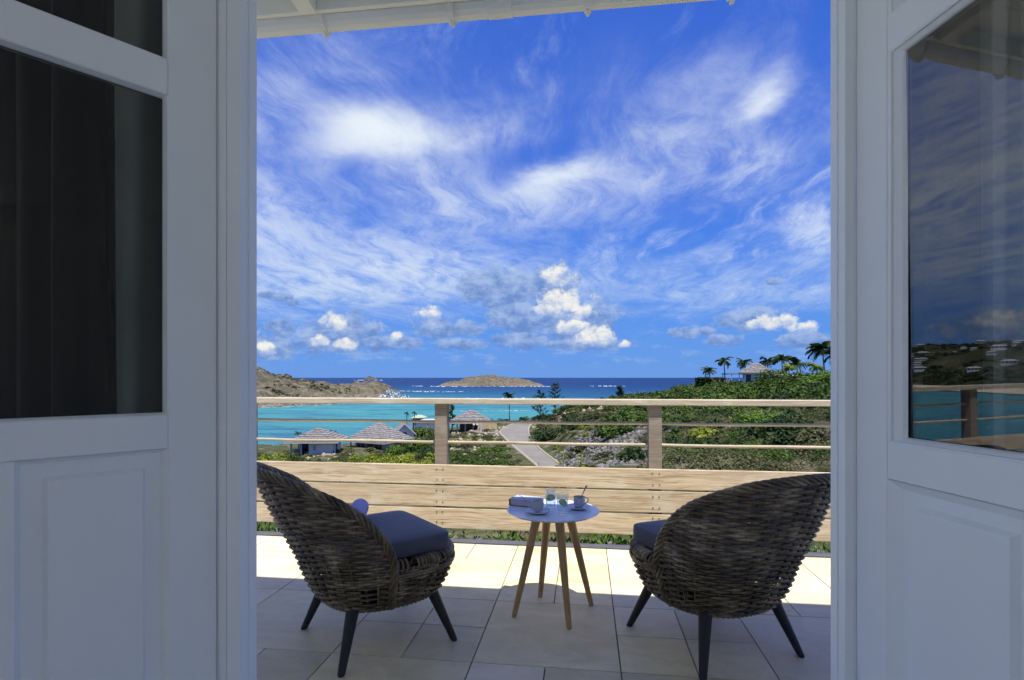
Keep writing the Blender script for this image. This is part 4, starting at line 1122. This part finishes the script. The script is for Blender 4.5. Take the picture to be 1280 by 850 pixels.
mass('scrub', L_OLIVE, scatter(660, 900, 74, 124, 230, .9, 1.8, (.6, .95))  + scatter(500, 655, 62, 118, 200, .6, 1.3, (.5, .9)) + scatter(250, 560, 78, 104, 110, .7, 1.5, (.5, .9)) + scatter(690, 830, 40, 72, 26, .5, 1.1, (.6, .9)), 300, .12)
mass('scrub', L_OLIVE, scatter(820, 1200, 24, 66, 430, .6, 1.4, (.55, .9)) + scatter(850, 1250, 14, 25, 60, .3, .6, (.5, .8)), 620, .055)
mass('scrub', L_GREEN, scatter(830, 1150, 26, 70, 190, .6, 1.4, (.6, .95), patchy(6, .45, 4)), 620, .055)
mass('dry_scrub', L_DRY, scatter(800, 1200, 22, 64, 240, .5, 1.2, (.5, .8)) + scatter(850, 1250, 13, 26, 120, .25, .6, (.5, .9)), 560, .05, narrow=.22)
mass('dry_scrub', L_DRY, scatter(690, 860, 66, 120, 50, .7, 1.3, (.5, .8)) + scatter(500, 640, 60, 110, 36, .5, 1.0, (.5, .8)) + scatter(300, 480, 60, 96, 24, .5, 1.0, (.4, .7)), 260, .10, narrow=.22)
# low scrub dotted over the far headland and the bay hill
def farspots(n, fn, r0, r1):
    L = []
    for _ in range(n):
        p = fn()
        if p is None: continue
        r = random.uniform(r0, r1); L.append((p[0], p[1], p[2], r, r * .8))
    return L
dg = bpy.context.evaluated_depsgraph_get()
def drop(o, x, y):
    ok, loc, nn, i = o.ray_cast(Vector((x, y, 500)), Vector((0, 0, -1)))
    return loc.z if ok else None
hd = bpy.data.objects['headland']
def hspot():
    px = random.uniform(150, 440); D = random.uniform(290, 400); p = at(px, D); z = drop(hd, p.x, p.y)
    if z is None or z < SEA + 4.5 or float(vnoise(np.array([p.x / 14]), np.array([p.y / 14]), 6)[0]) < .5: return None
    return (p.x, p.y, z)
mass('headland_scrub', L_OLIVE, farspots(1700, hspot, .6, 1.6), 60, .26)
mass('headland_scrub', L_DARK, farspots(700, hspot, .5, 1.4), 60, .26)
def bspot():
    th = math.radians(random.uniform(-74, -46)); r = random.uniform(380, 900); x, y = r * math.sin(th), r * math.cos(th)
    z, k = bayhill(np.array([x]), np.array([y]))
    if k[0] < 40 or float(vnoise(np.array([x / 30]), np.array([y / 30]), 8)[0]) < .42: return None
    return (x, y, float(z[0]) - .4)
mass('hill_scrub', L_DARK, farspots(3600, bspot, 2.0, 4.6), 40, .30)
mass('hill_scrub', L_OLIVE, farspots(2400, bspot, 1.6, 3.8), 40, .30)

# rubble on the bank beside the road and between the bushes
def rocks(name, spots, m, seed=1):
    r = np.random.default_rng(seed)
    base = []
    for k in range(6):
        bm = bmesh.new(); bmesh.ops.create_icosphere(bm, subdivisions=1, radius=1)
        vs = np.array([v.co[:] for v in bm.verts]); fs = np.array([[v.index for v in f.verts] for f in bm.faces]); bm.free()
        vs = vs * r.uniform(.55, 1.25, (len(vs), 1)) * r.uniform(.6, 1.2, 3); base.append(vs[fs])   # 20,3,3
    out = []
    for x, y, z, s in spots:
        b = base[r.integers(6)].reshape(-1, 3); a = r.uniform(0, 6.3); c, q = math.cos(a), math.sin(a)
        o = np.empty_like(b); o[:, 0] = x + (b[:, 0] * c - b[:, 1] * q) * s; o[:, 1] = y + (b[:, 0] * q + b[:, 1] * c) * s; o[:, 2] = z + b[:, 2] * s * .75
        out.append(o)
    me = quads_mesh(name, np.concatenate(out), m, n=3)
    bm = bmesh.new(); bm.from_mesh(me); bmesh.ops.remove_doubles(bm, verts=bm.verts, dist=1e-4); bm.to_mesh(me); bm.free()
    put(name, me)['kind'] = 'stuff'
def rspots(px0, px1, D0, D1, n, s0, s1, keep=None):
    L = []
    for _ in range(n):
        px = random.uniform(px0, px1); D = math.sqrt(random.uniform(D0 * D0, D1 * D1)); p = at(px, D)
        if float(road_d(np.array([p.x]), np.array([p.y]))[0]) < .5: continue
        if keep and random.random() > keep(px, D, p): continue
        L.append((p.x, p.y, hz(p.x, p.y), s0 + (s1 - s0) * random.random() ** 3))
    return L
rocks('rubble', rspots(685, 850, 36, 84, 5200, .09, .45) + rspots(460, 640, 58, 90, 900, .10, .6, patchy(5, .5, 12)) + rspots(820, 960, 26, 60, 220, .06, .3, patchy(5, .6, 12)), RUBBLE)
rocks('pale_rocks', rspots(300, 480, 58, 98, 320, .12, .8, patchy(6, .4, 2)) + rspots(545, 640, 88, 124, 240, .15, .8) + rspots(640, 760, 112, 130, 120, .15, .9), PALEROCK, 5)

def bush(name, label, px, D, r, h, m, n=700, size=.085, group=None, cat='shrub', seed=1, dz=0):
    p = at(px, D); z = hz(p.x, p.y)
    t = thing(name, label, cat, (p.x, p.y, z - .1 + dz), random.uniform(0, 6), group)
    V = leaf_cloud(n, seed * 13 + 5, size).reshape(-1, 3) * np.array([r, r, h])
    f = put('foliage', quads_mesh('foliage', V, m), t); f['kind'] = 'stuff'
    twigs(MB(), 7, seed, h * .75, r * .6, .035 * r).obj('stem', BARK, t, smooth=True)
    return t
G = 'shrubs on the slope below the terrace'
for i, a in enumerate([
 ('bright lime-green domed shrub on the right slope, the most vivid one', 952, 47, 3.1, 2.3, L_BRIGHT, 1500, .055),
 ('yellow-green shrub nearest the left edge of the doorway, below the water', 331, 74, 2.3, 2.9, L_YELL, 1100, .07),
 ('mid-green rounded shrub between the leftmost shrub and the first villa', 349, 78, 2.0, 2.7, L_BRIGHT, 900, .07),
 ('dark green shrub against the veranda side of the first villa', 363, 86, 1.7, 2.4, L_GREEN, 800, .08),
 ('dark shrub growing in front of the white wall of the first villa', 398, 82, 1.35, 2.0, L_GREEN, 700, .085),
 ('pale yellow shrub below the wide-roofed villa', 449, 78, 1.7, 1.6, L_YELL, 800, .08),
 ('golden yellow shrub right below the wide-roofed villa, left of the railing post', 502, 82, 2.1, 2.2, L_YELL, 900, .08),
 ('bright green shrub covering the right end of the wide grey roof', 493, 98, 1.9, 2.5, L_BRIGHT, 800, .08),
 ('big dark rounded shrub just left of the first railing post', 523, 98, 3.0, 3.9, L_GREEN, 1500, .06),
 ('dark shrub between the white cottage end and the pale pavilion, below the pavilion roof', 533, 124, 3.9, 3.3, L_GREEN, 1300, .06),
 ('dark spreading shrub hiding behind the first railing post', 543, 92, 2.8, 3.2, L_DARK, 1300, .06),
 ('yellow-green shrub on the grey rubble bank beside the road', 762, 80, 1.7, 1.5, L_YELL, 700, .08),
 ('dark shrub at the bend of the road', 684, 100, 3.4, 3.0, L_DARK, 1500, .06),
 ('green shrub rising right of the second railing post at mid slope', 845, 58, 2.6, 2.0, L_GREEN, 1200, .06),
 ('yellowish green shrub low on the slope right of the second railing post', 880, 46, 2.0, 1.5, L_YELL, 900, .07),
 ('green shrub at the foot of the slope, above the top plank on the right', 868, 33, 1.5, 1.25, L_GREEN, 900, .07),
 ('dark leafy shrub low on the slope near the right doorway edge', 985, 40, 2.4, 1.9, L_DARK, 1200, .06),
 ('pale olive shrub touching the right doorway edge under the rail', 1026, 34, 1.9, 1.6, L_OLIVE, 1000, .07),
 ('broad green treetop on the hill just below the house roof', 905, 108, 5.0, 3.6, L_GREEN, 1900, .045),
 ('broad olive-green crown on the hill under the right-hand palms', 990, 98, 6.0, 4.2, L_GREEN, 2200, .042),
 ('lighter green crown on the hill at the right doorway edge', 1034, 88, 5.0, 3.6, L_BRIGHT, 1900, .045),
 ('dark green crown on the seaward brow left of the two thin palms', 853, 118, 4.6, 3.2, L_GREEN, 1800, .048),
 ('low dark crown where the hill meets the sea', 795, 126, 5.0, 2.8, L_DARK, 1800, .048)]):
    bush('shrub', a[0], a[1], a[2], a[3], a[4], a[5], a[6], a[7], G, seed=i + 3)

# clipped dark hedge in front of the hill house
def hedge():
    a, b = at(870, 124), at(906, 122); t = thing('hedge', 'dark clipped hedge under the two thin palms on the hill', 'hedge', (a.x, a.y, 0))
    V = []
    for _ in range(1800):
        f = random.random(); p = a.lerp(b, f); z = -.4 + 1.5 * random.random() ** .7
        c = np.array([p.x - a.x, p.y - a.y + random.uniform(-.5, .5), z]); s = .16
        d = rng.normal(size=(4, 3)) * s; V += [c + q for q in d]
    put('foliage', quads_mesh('foliage', V, L_DARK), t)['kind'] = 'stuff'
hedge()

# feathery seaside trees
def feather(label, px, D, h, r, m, seed):
    p = at(px, D); z = hz(p.x, p.y)
    t = thing('casuarina_tree', label, 'tree', (p.x, p.y, z - .2), 0, 'feathery trees near the shore')
    MB().tube([(0, 0, 0), (.1, .05, h * .5), (.05, 0, h * .97)], [.16, .10, .03], 7).obj('trunk', BARK, t, smooth=True)
    r_ = np.random.default_rng(seed); V = []
    for k in range(34):
        zz = h * (.18 + .8 * k / 34); L = r * (1.05 - .75 * k / 34) * r_.uniform(.6, 1.1); a = r_.uniform(0, 6.3)
        for q in range(26):
            f = r_.uniform(.15, 1); c = np.array([math.cos(a) * L * f, math.sin(a) * L * f, zz + L * f * .55]) + r_.normal(size=3) * .12
            d = np.array([math.cos(a), math.sin(a), .9]) + r_.normal(size=3) * .4; d /= np.linalg.norm(d); w = np.cross(d, r_.normal(size=3)); w /= np.linalg.norm(w)
            V += [c - d * .22, c + w * .07, c + d * .32, c - w * .07]
    put('crown', quads_mesh('crown', V, m), t)['kind'] = 'stuff'
feather('tall feathery dark tree breaking the skyline left of its twin, above the road', 675, 142, 7.8, 2.9, L_DARK, 1)
feather('feathery dark tree right of its twin, above the road bend', 694, 144, 8.0, 2.7, L_DARK, 2)
feather('slim green feathery tree right beside the first railing post', 565, 132, 6.8, 1.4, L_GREEN, 3)
feather('small spiky tree on the brow where the hill begins', 774, 140, 4.0, 1.6, L_DARK, 4)

# ------------------------------------------------------------------ palms
def frond_mesh(L, droop, seed, m=None, w=.42):
    r = random.Random(seed); mb = MB(); n = 13; pts = []
    for i in range(n + 1):
        f = i / n; pts.append(Vector((L * f * (1 - .12 * f * droop), 0, L * (.32 * f - droop * .62 * f * f))))
    mb.tube(pts, [.028 * (1 - .8 * i / n) + .006 for i in range(n + 1)], 4)
    for i in range(2, 2 * n):
        f = i / (2 * n); k = f * n; a = pts[int(k)].lerp(pts[min(int(k) + 1, n)], k % 1)
        ln = L * w * (math.sin(PI * min(1, f * .9 + .12)) ** .6) * r.uniform(.8, 1.1)
        for s in (-1, 1):
            tip = a + Vector((ln * .55, s * ln * .72, -ln * .55 * r.uniform(.6, 1.2)))
            b0 = a + Vector((.0, 0, 0)); b1 = a + Vector((L * .055, 0, 0)); mid = (a + tip) / 2 + Vector((0, 0, ln * .10))
            mb.add([b0, mid + Vector((-L * .026, 0, 0)), tip, mid + Vector((L * .032, 0, 0)), b1], [(0, 1, 2, 3), (0, 3, 4)])
    return mb.mesh('frond', m or L_PALM)
FR = [frond_mesh(1, d, k) for k, d in enumerate((.35, .8, 1.25, 1.6))]
FRY = [frond_mesh(1, d, k + 9, L_YELL) for k, d in enumerate((.35, .8, 1.25, 1.6))]
def palm(label, px, D, cy, rad, lean=0, fr=None, nf=15, group='coconut palms on the hill', wind=.5, seed=0, th=.11):
    fr = fr or FR; r = random.Random(seed * 7 + 1); p = at(px, D); z = hz(p.x, p.y); ct = EYE - (cy - YH) * D / FPX
    h = max(ct - z + .2, .6); t = thing('palm_tree', label, 'palm', (p.x + lean, p.y, z - .2), 0, group)
    MB().tube([(0, 0, 0), (-lean * .35, 0, h * .35), (-lean * .8, 0, h * .75), (-lean, 0, h)], [th * 1.5, th * 1.1, th, th * .9], 7).obj('trunk', BARK, t, smooth=True)
    for k in range(nf):
        a = 2 * PI * k / nf + r.uniform(-.25, .25); blow = wind * (.5 + .5 * math.cos(a))   # fronds on the windward side are pushed over
        q = min(3, max(0, int(1.2 + 2.2 * r.random() + blow)))
        o = put('frond', fr[q], t, (-lean, 0, h)); sc = rad * r.uniform(.85, 1.2)
        o.rotation_euler = (r.uniform(-.25, .25), r.uniform(-.95, .45), a + wind * .6 * math.sin(a)); o.scale = (sc, sc, sc)
    V = leaf_cloud(40, seed, .3).reshape(-1, 3) * rad * .16 + np.array([-lean, 0, h - rad * .08])
    put('crown_heart', quads_mesh('crown_heart', V, L_PALM), t)['kind'] = 'stuff'
    return t
palm('shortest thin palm at the seaward end of the hill', 887, 124, 463, 1.75, .15, seed=1)
palm('thin tall palm second from the seaward end, bare trunk against the sky', 905, 124, 450.5, 1.85, .35, seed=2)
palm('palm leaning over the left slope of the hill house roof', 931, 128, 453, 2.0, .5, nf=17, seed=3)
palm('palm directly behind the ridge of the hill house', 959, 134, 451, 2.2, .5, nf=17, seed=4)
palm('palm right of the hill house, tallest of the group behind it', 977, 130, 448.5, 2.5, .5, nf=18, seed=5)
palm('dark palm at the right end of the group behind the hill house', 996, 124, 455, 2.3, .4, nf=18, seed=6)
palm('large dark palm at the right edge of the doorway, the tallest on the hill', 1028, 100, 436, 2.7, .6, nf=20, seed=7, wind=.6)
palm('second large palm half hidden by the right door frame', 1043, 104, 443, 2.6, .4, nf=18, seed=8)
palm('low yellow-green palm in front of the palm group right of the hill house', 986, 112, 461, 1.7, .2, fr=FRY, nf=16, seed=9, th=.09)
palm('low yellow-green palm below the largest palm', 1021, 96, 458, 1.7, .2, fr=FRY, nf=16, seed=10, th=.09)
palm('lone palm on the shore with a dark straight trunk, above the thatched shelter', 636.5, 150, 495, 1.7, .1, nf=16, group='palms near the shore villas', seed=11)
palm('small palm behind the first villa, left of its roof peak', 373, 112, 541.5, .85, .1, nf=11, group='palms near the shore villas', seed=12, wind=.2)
palm('small palm behind the first villa, right of its roof peak', 417, 112, 541, .95, .1, nf=11, group='palms near the shore villas', seed=13, wind=.2)
palm('tiny palm at the water beyond the wide-roofed villa, left of its neighbour', 508.5, 150, 516.5, .85, .1, nf=10, group='palms near the shore villas', seed=14, wind=.2)
palm('tiny palm at the water beyond the wide-roofed villa, right of its neighbour', 518, 150, 516, .85, .1, nf=10, group='palms near the shore villas', seed=15, wind=.2)

# ------------------------------------------------------------------ villas
def hip(m, w, d, z0, h, ridge=0, ov=0, th=.14):
    w2, d2 = w / 2 + ov, d / 2 + ov; r = ridge / 2
    vs = [(-w2, -d2, z0), (w2, -d2, z0), (w2, d2, z0), (-w2, d2, z0), (-r, 0, z0 + h), (r, 0, z0 + h),
          (-w2, -d2, z0 - th), (w2, -d2, z0 - th), (w2, d2, z0 - th), (-w2, d2, z0 - th)]
    return m.add(vs, [(0, 1, 5, 4), (1, 2, 5), (2, 3, 4, 5), (3, 0, 4), (6, 7, 1, 0), (7, 8, 2, 1), (8, 9, 3, 2), (9, 6, 0, 3), (9, 8, 7, 6)])
def shingled_hip(t, w, d, z0, h, ridge, ov, rows=9, seed=0):
    """hip roof of stepped shingle courses, each a little proud of the one above"""
    roof = hip(MB(), w, d, z0, h, ridge, ov).obj('roof', SHINGLE, t)
    r = random.Random(seed); m = MB(); w2, d2, rr = w / 2 + ov, d / 2 + ov, ridge / 2
    for k in range(rows):
        f0, f1 = k / rows, (k + 1) / rows - .01
        def ring(f, lift): return [Vector((sx * (w2 + (rr - w2) * f), sy * d2 * (1 - f), z0 + h * f + lift)) for sx, sy in ((-1, -1), (1, -1), (1, 1), (-1, 1))]
        a, b = ring(f0, .10), ring(f1, .045)
        for q in range(4):
            A, B, C_, D_ = a[q], a[(q + 1) % 4], b[(q + 1) % 4], b[q]; nseg = max(1, int((B - A).length / 1.1))
            for i in range(nseg):
                u0, u1 = i / nseg, (i + 1) / nseg - .012; l = Vector((0, 0, r.uniform(0, .04)))
                m.add([A.lerp(B, u0) + l, A.lerp(B, u1) + l, D_.lerp(C_, u1), D_.lerp(C_, u0)], [(0, 1, 2, 3)])
    so = m.obj('shingles', SHINGLE, roof); so['kind'] = 'stuff'
    e = MB(); w2 += .05; d2 += .05
    for x0, x1, y0, y1 in ((-w2, w2, -d2, -d2 + .06), (-w2, w2, d2 - .06, d2), (-w2, -w2 + .06, -d2 + .06, d2 - .06), (w2 - .06, w2, -d2 + .06, d2 - .06)): e.box(x0, x1, y0, y1, z0 - .20, z0 + .02)
    e.obj('eave_board', TRIMW, roof)
    return roof
GV = 'villas with grey hipped roofs by the shore'
def villa1():
    p = at(398, 100); D = 100; g = hz(p.x, p.y); z = lambda y: EYE - (y - YH) * D / FPX - (g - .3)
    t = thing('villa', 'small villa with pyramid shingle roof and white wall, nearest the left doorway edge', 'villa', (p.x, p.y, g - .3), YAW + .05, GV)
    e = z(549.5); shingled_hip(t, 6.9, 6.4, e, z(535) - e, .5, 1.05, 8, 1)
    MB().box(-.9, 3.2, -2.6, 3.2, 0, e - .22).obj('wall', WALLW, t); MB().box(-3.6, -.9, .6, 3.2, 0, e - .22).obj('wall', WALLW, t)
    for x in (-2.0, -3.7, 3.75): MB().box(x - .12, x + .12, -3.3, -3.06, 0, e - .21).obj('column', TRIMW, t)
    MB().box(-3.4, -1.1, .55, .598, .4, e - .5).obj('door', DARKWIN, t); MB().box(3.202, 3.24, -1.6, .4, .6, e - .5).obj('window', DARKWIN, t)
    r = MB()
    for k in range(13): r.box(-3.55 + k * .13, -3.52 + k * .13, -3.22, -3.19, .4, 1.35)
    r.box(-3.6, -1.95, -3.24, -3.17, 1.35, 1.42); r.obj('veranda_rail', TRIMW, t)
    f = MB(); f.box(-.15, .35, -2.66, -2.603, 1.0, 1.9); f.obj('shutter', TRIMW, t)
    MB().box(-4.2, 4.2, -3.8, 3.6, -.6, .02).obj('plinth', PALEROCK, t)
villa1()
def villa2():
    D = 112; p = at(474, D); g = hz(p.x, p.y); z = lambda y: EYE - (y - YH) * D / FPX - (g - .3)
    t = thing('villa', 'wide-roofed shingled villa with a glazed veranda row, in the middle by the water', 'villa', (p.x, p.y, g - .3), YAW - .5, GV)
    e = z(549.5); shingled_hip(t, 8.4, 7.4, e, z(528.3) - e, 1.0, 1.0, 10, 2)
    MB().box(-3.6, 3.6, -2.9, 3.2, 0, e - .22).obj('wall', WALLW, t)
    for k in range(6):
        x = -3.1 + k * 1.15; w = MB().box(x, x + .9, -2.95, -2.902, .55, e - .45).obj('window', DARKWIN, t)
        MB().box(x - .07, x + .0, -3.0, -2.951, .45, e - .35).box(x + .9, x + .97, -3.0, -2.951, .45, e - .35).obj('frame', TRIMW, w)
    for k in range(5):
        y = -2.4 + k * 1.1; MB().box(-3.65, -3.602, y, y + .8, .55, e - .45).obj('window', DARKWIN, t)
    for x, y in ((-4.1, -3.6), (0, -3.6), (4.1, -3.6), (-4.1, 0), (-4.1, 3.6)): MB().box(x - .1, x + .1, y - .1, y + .1, 0, e - .21).obj('column', TRIMW, t)
    MB().box(-4.6, 4.6, -4.1, 3.9, -.8, .02).obj('plinth', PALEROCK, t)
villa2()
def cottage():
    D = 122; p = at(505, D); g = hz(p.x, p.y); z = lambda y: EYE - (y - YH) * D / FPX - (g - .3)
    t = thing('cottage', 'white gabled cottage end showing right of the wide grey roof', 'villa', (p.x, p.y, g - .3), YAW + .25)
    e, a = z(540), z(528.8); w = 2.0
    MB().loft([[(-w, y, 0), (w, y, 0), (w, y, e), (0, y, a - .1), (-w, y, e)] for y in (-2, 4)]).obj('wall', WALLW, t)
    for s in (-1, 1): MB().add([(s * (w + .5), y, e - .5 * (a - e) / w + dz) if q else (0, y, a + dz) for y in (-2.5, 4.3) for q in (0, 1) for dz in (0, .16)], [(0, 2, 6, 4), (1, 5, 7, 3), (0, 1, 3, 2), (4, 6, 7, 5), (2, 3, 7, 6), (0, 4, 5, 1)]).obj('roof', SHINGLE, t)
    for s in (-1, 1): MB().add([(s * (w + .5), -2.62, e - .5 * (a - e) / w - .12), (s * (w + .5), -2.62, e - .5 * (a - e) / w + .16), (0, -2.62, a + .20), (0, -2.62, a - .12)] + [(s * (w + .5), -2.55, e - .5 * (a - e) / w - .12), (s * (w + .5), -2.55, e - .5 * (a - e) / w + .16), (0, -2.55, a + .20), (0, -2.55, a - .12)], [(0, 1, 2, 3), (7, 6, 5, 4), (0, 4, 5, 1), (1, 5, 6, 2), (3, 2, 6, 7), (0, 3, 7, 4)]).obj('bargeboard', TRIMW, t)
    m = MB(); pts = [(-.55, -2.03, 1.0), (.55, -2.03, 1.0)] + [(.55 * math.cos(q), -2.03, 1.9 + .5 * math.sin(q)) for q in np.linspace(0, PI, 8)]
    m.add(pts + [(x, -2.005, zz) for x, y, zz in pts], [tuple(range(10))] + [(k, (k + 1) % 10, 10 + (k + 1) % 10, 10 + k) for k in range(10)]); m.obj('window', DARKWIN, t)
cottage()
def pavilions():
    D = 150
    for px, y0, y1, w, lab, hh in [(536, 527, 523.5, 7.0, 'low pavilion with a flat pale roof by the water, left of the first railing post', 2.2), (524, 521.5, 518.5, 3.6, 'small pale green canopy beyond the pavilion at the water edge', 2.6)]:
        p = at(px, D); g = hz(p.x, p.y); z = lambda y: EYE - (y - YH) * D / FPX - (g - .3)
        t = thing('pavilion' if w > 5 else 'canopy', lab, 'pavilion' if w > 5 else 'canopy', (p.x, p.y, g - .3), YAW)
        mt = TRIMW if w > 5 else mat('canopy_pale_green', (.34, .40, .28), .8)
        hip(MB(), w, 4.5, z(y0), z(y1) - z(y0), w * .35, .2).obj('roof', mt, t)
        MB().box(-w / 2 + .3, w / 2 - .3, -1.9, 1.9, 0, z(y0) - .15).obj('wall', WALLW if w > 5 else DARKWIN, t)
        for x in (-w / 2 + .1, 0, w / 2 - .1): MB().box(x - .08, x + .08, -2.25, -2.1, 0, z(y0) - .15).obj('column', TRIMW, t)
        D = 158
pavilions()
def shelter():
    D = 128; p = at(589, D); g = hz(p.x, p.y); z = lambda y: EYE - (y - YH) * D / FPX - (g - .3)
    t = thing('shelter', 'thatched shelter with a round-peaked grey roof and cream stone wall, left of the road', 'shelter', (p.x, p.y, g - .3), YAW + .1)
    e = z(526.5); shingled_hip(t, 7.4, 7.0, e, z(512.5) - e, .8, 1.0, 8, 6)
    MB().box(-2.6, 2.4, -1.5, 3, 0, e - .22).obj('wall', DARKWIN, t)
    for x in (-3.2, -1.4, .4, 2.2): MB().box(x - .14, x + .14, -3.3, -3.02, 0, e - .2).obj('column', TRIMW, t)
    q = at(612, 120); g2 = hz(q.x, q.y)
    w = thing('stone_wall', 'low cream stone wall and gate pillar beside the thatched shelter', 'wall', (q.x, q.y, g2 - .3), YAW + .12)
    MB().box(-2.6, 1.6, -.2, .2, 0, 1.75).obj('wall', STONEC, w); MB().box(-2.7, 1.7, -.26, .26, 1.752, 1.86).obj('coping', PALEROCK, w)
    MB().box(-2.1, -1.7, -.85, -.45, 0, 1.5).obj('pillar', TRIMW, w)
    for x in (-3.6, -2.9): 
        MB().box(x, x + .45, -.4, .1, 1.2, 1.8).obj('planter', WALLW, w)
shelter()
def hillhouse():
    D = 126; p = at(945, D); g = hz(p.x, p.y); z = lambda y: EYE - (y - YH) * D / FPX - (g - .3)
    t = thing('hill_house', 'white house with a grey hipped roof on the hilltop among the palms', 'villa', (p.x, p.y, g - .3), YAW - .35)
    e = z(465.5); rf = shingled_hip(t, 5.6, 5.2, e, z(454) - e, 1.2, .75, 7, 9)
    MB().box(-2.7, 2.7, -2.5, 2.5, 0, e - .22).obj('wall', WALLW, t)
    MB().box(-2.2, -1.2, -2.55, -2.502, .9, e - .5).obj('window', DARKWIN, t); MB().box(.6, 1.7, -2.55, -2.502, .9, e - .5).obj('window', DARKWIN, t)
    MB().box(-7.2, -2.4, -3.2, 1.6, e - .45, e - .22).obj('veranda_roof', SHINGLE, t)
    for x in (-7.0, -5.2, -3.6): MB().box(x - .08, x + .08, -3.1, -2.94, 0, e - .45).obj('column', TRIMW, t)
    MB().box(2.7, 7.0, -1.6, 2.2, 0, e - .75).obj('side_wing', WALLW, t); hip(MB(), 4.6, 4.2, 0, .9, 2.0, .3).obj('side_roof', SHINGLE, t, (4.9, .3, e - .73))
hillhouse()
# villas scattered over the hill across the bay (they show in the glass of the right door)
def bay_villas():
    t = thing('bay_villa', 'small white villa on the hill across the bay, mirrored in the right door glass', 'villa', group='white villas on the hill across the bay')
    MB().box(-8, 8, -4, 4, -3, 3.2).obj('wall', WALLW, t); hip(MB(), 16, 8, 3.3, 2.0, 9, .6, .25).obj('roof', TRIMW, t)
    for x in (-6, -2, 2, 6): MB().box(x - .9, x + .9, -4.06, -4.003, .4, 2.6).obj('window', DARKWIN, t)
    r = random.Random(12); first = True
    for k in range(56):
        th = math.radians(r.uniform(-66, -48)); rr = r.uniform(560, 830) if k > 4 else r.uniform(780, 900); x, y = rr * math.sin(th), rr * math.cos(th); z, _ = bayhill(np.array([x]), np.array([y]))
        o = t if first else copy_tree(t); first = False
        o.location = (x, y, float(z[0]) + 1.2); o.rotation_euler = (0, 0, -th + r.uniform(-.5, .5)); s = r.uniform(.32, .62); o.scale = (s, s, s)
bay_villas()

# ------------------------------------------------------------------ planting strip just outside the terrace
def strip():
    V = []
    r = np.random.default_rng(5)
    def clump(x, y, z, rad, n, L):
        for _ in range(n):
            a = r.uniform(0, 6.3); q = r.uniform(0, rad); c = np.array([x + q * math.cos(a), y + q * math.sin(a), z + r.uniform(0, 1) * rad * 1.5])
            d = np.array([math.cos(a) * r.uniform(.2, 1), math.sin(a) * r.uniform(.2, 1), r.uniform(.3, 1.2)]); d /= np.linalg.norm(d); w = np.cross(d, r.normal(size=3)); w /= np.linalg.norm(w)
            l = L * r.uniform(.6, 1.3); V.extend([c, c + d * l * .5 + w * l * .19, c + d * l, c + d * l * .5 - w * l * .19])
    for x in np.arange(-7, 4.5, .085):
        dens = 1.0 if x > -.75 or x < -1.95 else .22
        for _ in range(5):
            if random.random() < dens: clump(x + random.uniform(-.06, .06), random.uniform(4.30, 4.95), random.uniform(-.42, -.34), random.uniform(.12, .20), 34, .05)
    put('ground_plants', quads_mesh('ground_plants', V, L_BRIGHT))['kind'] = 'stuff'
    sp = [(random.uniform(-7, 4.5), random.uniform(4.15, 5.6), random.uniform(-.44, -.40), .012 + .05 * random.random() ** 3) for _ in range(5000)]
    rocks('gravel', sp, RUBBLE, 8)
strip()
def boulders():
    for i, (x, y, s, lab) in enumerate([(-1.62, 4.62, .20, 'flat dark grey boulder outside the terrace, below the lowest plank at left'), (-1.22, 4.70, .22, 'pinkish pale boulder outside the terrace, right of the dark one'), (.95, 4.9, .16, 'small pale boulder among the green plants outside the terrace')]):
        bm = bmesh.new(); bmesh.ops.create_icosphere(bm, subdivisions=3, radius=1)
        for v in bm.verts:
            n = v.co.copy(); f = .8 + .35 * (float(fbm(np.array([n.x * 1.3 + i * 5]), np.array([n.y * 1.3 + n.z]), 3, 3)[0]) + .3); v.co = Vector((n.x * 1.3, n.y * .8, max(n.z, -.6) * .62)) * f * s
        me = bpy.data.meshes.new('boulder'); bm.to_mesh(me); bm.free(); me.materials.append([RUBBLE, PALEROCK, PALEROCK][i])
        tag(put('boulder', me, None, (x, y, -.36)), lab, 'rock')
boulders()
# young leafy shoots rising behind the planks
def shoot(label, px, D, ytop, n, seed):
    p = at(px, D); z0 = hz(p.x, p.y); zt = EYE - (ytop - YH) * D / FPX; h = zt - z0
    t = thing('young_plant', label, 'plant', (p.x, p.y, z0), 0, 'young shoots outside the railing'); r = np.random.default_rng(seed)
    st = MB(); V = []
    for k in range(n):
        a = r.uniform(0, 6.3); q = r.uniform(.02, .16) * h * .4; hh = h * r.uniform(.75, 1)
        pts = [(q * f * f * math.cos(a), q * f * f * math.sin(a), hh * f) for f in np.linspace(0, 1, 6)]; st.tube(pts, [.007] * 5 + [.003], 5)
        for _ in range(16):
            f = r.uniform(.45, 1); c = np.array([q * f * f * math.cos(a), q * f * f * math.sin(a), hh * f]); d = r.normal(size=3); d[2] = abs(d[2]) * .7 + .2; d /= np.linalg.norm(d); w = np.cross(d, r.normal(size=3)); w /= np.linalg.norm(w); l = .075 * r.uniform(.7, 1.3)
            V.extend([c, c + d * l * .5 + w * l * .2, c + d * l, c + d * l * .5 - w * l * .2])
    st.obj('stem', BARK, t, smooth=True); put('leaves', quads_mesh('leaves', V, L_YELL), t)['kind'] = 'stuff'
shoot('tiny leafy shoot peeping over the top plank at the road edge', 669, 7.2, 575, 2, 1)
shoot('leafy shoot over the top plank right of the road, taller one', 704, 7.0, 561, 3, 2)
shoot('leafy shoot over the top plank right of the road, bushier one nearer the second post', 725, 7.0, 566, 4, 3)
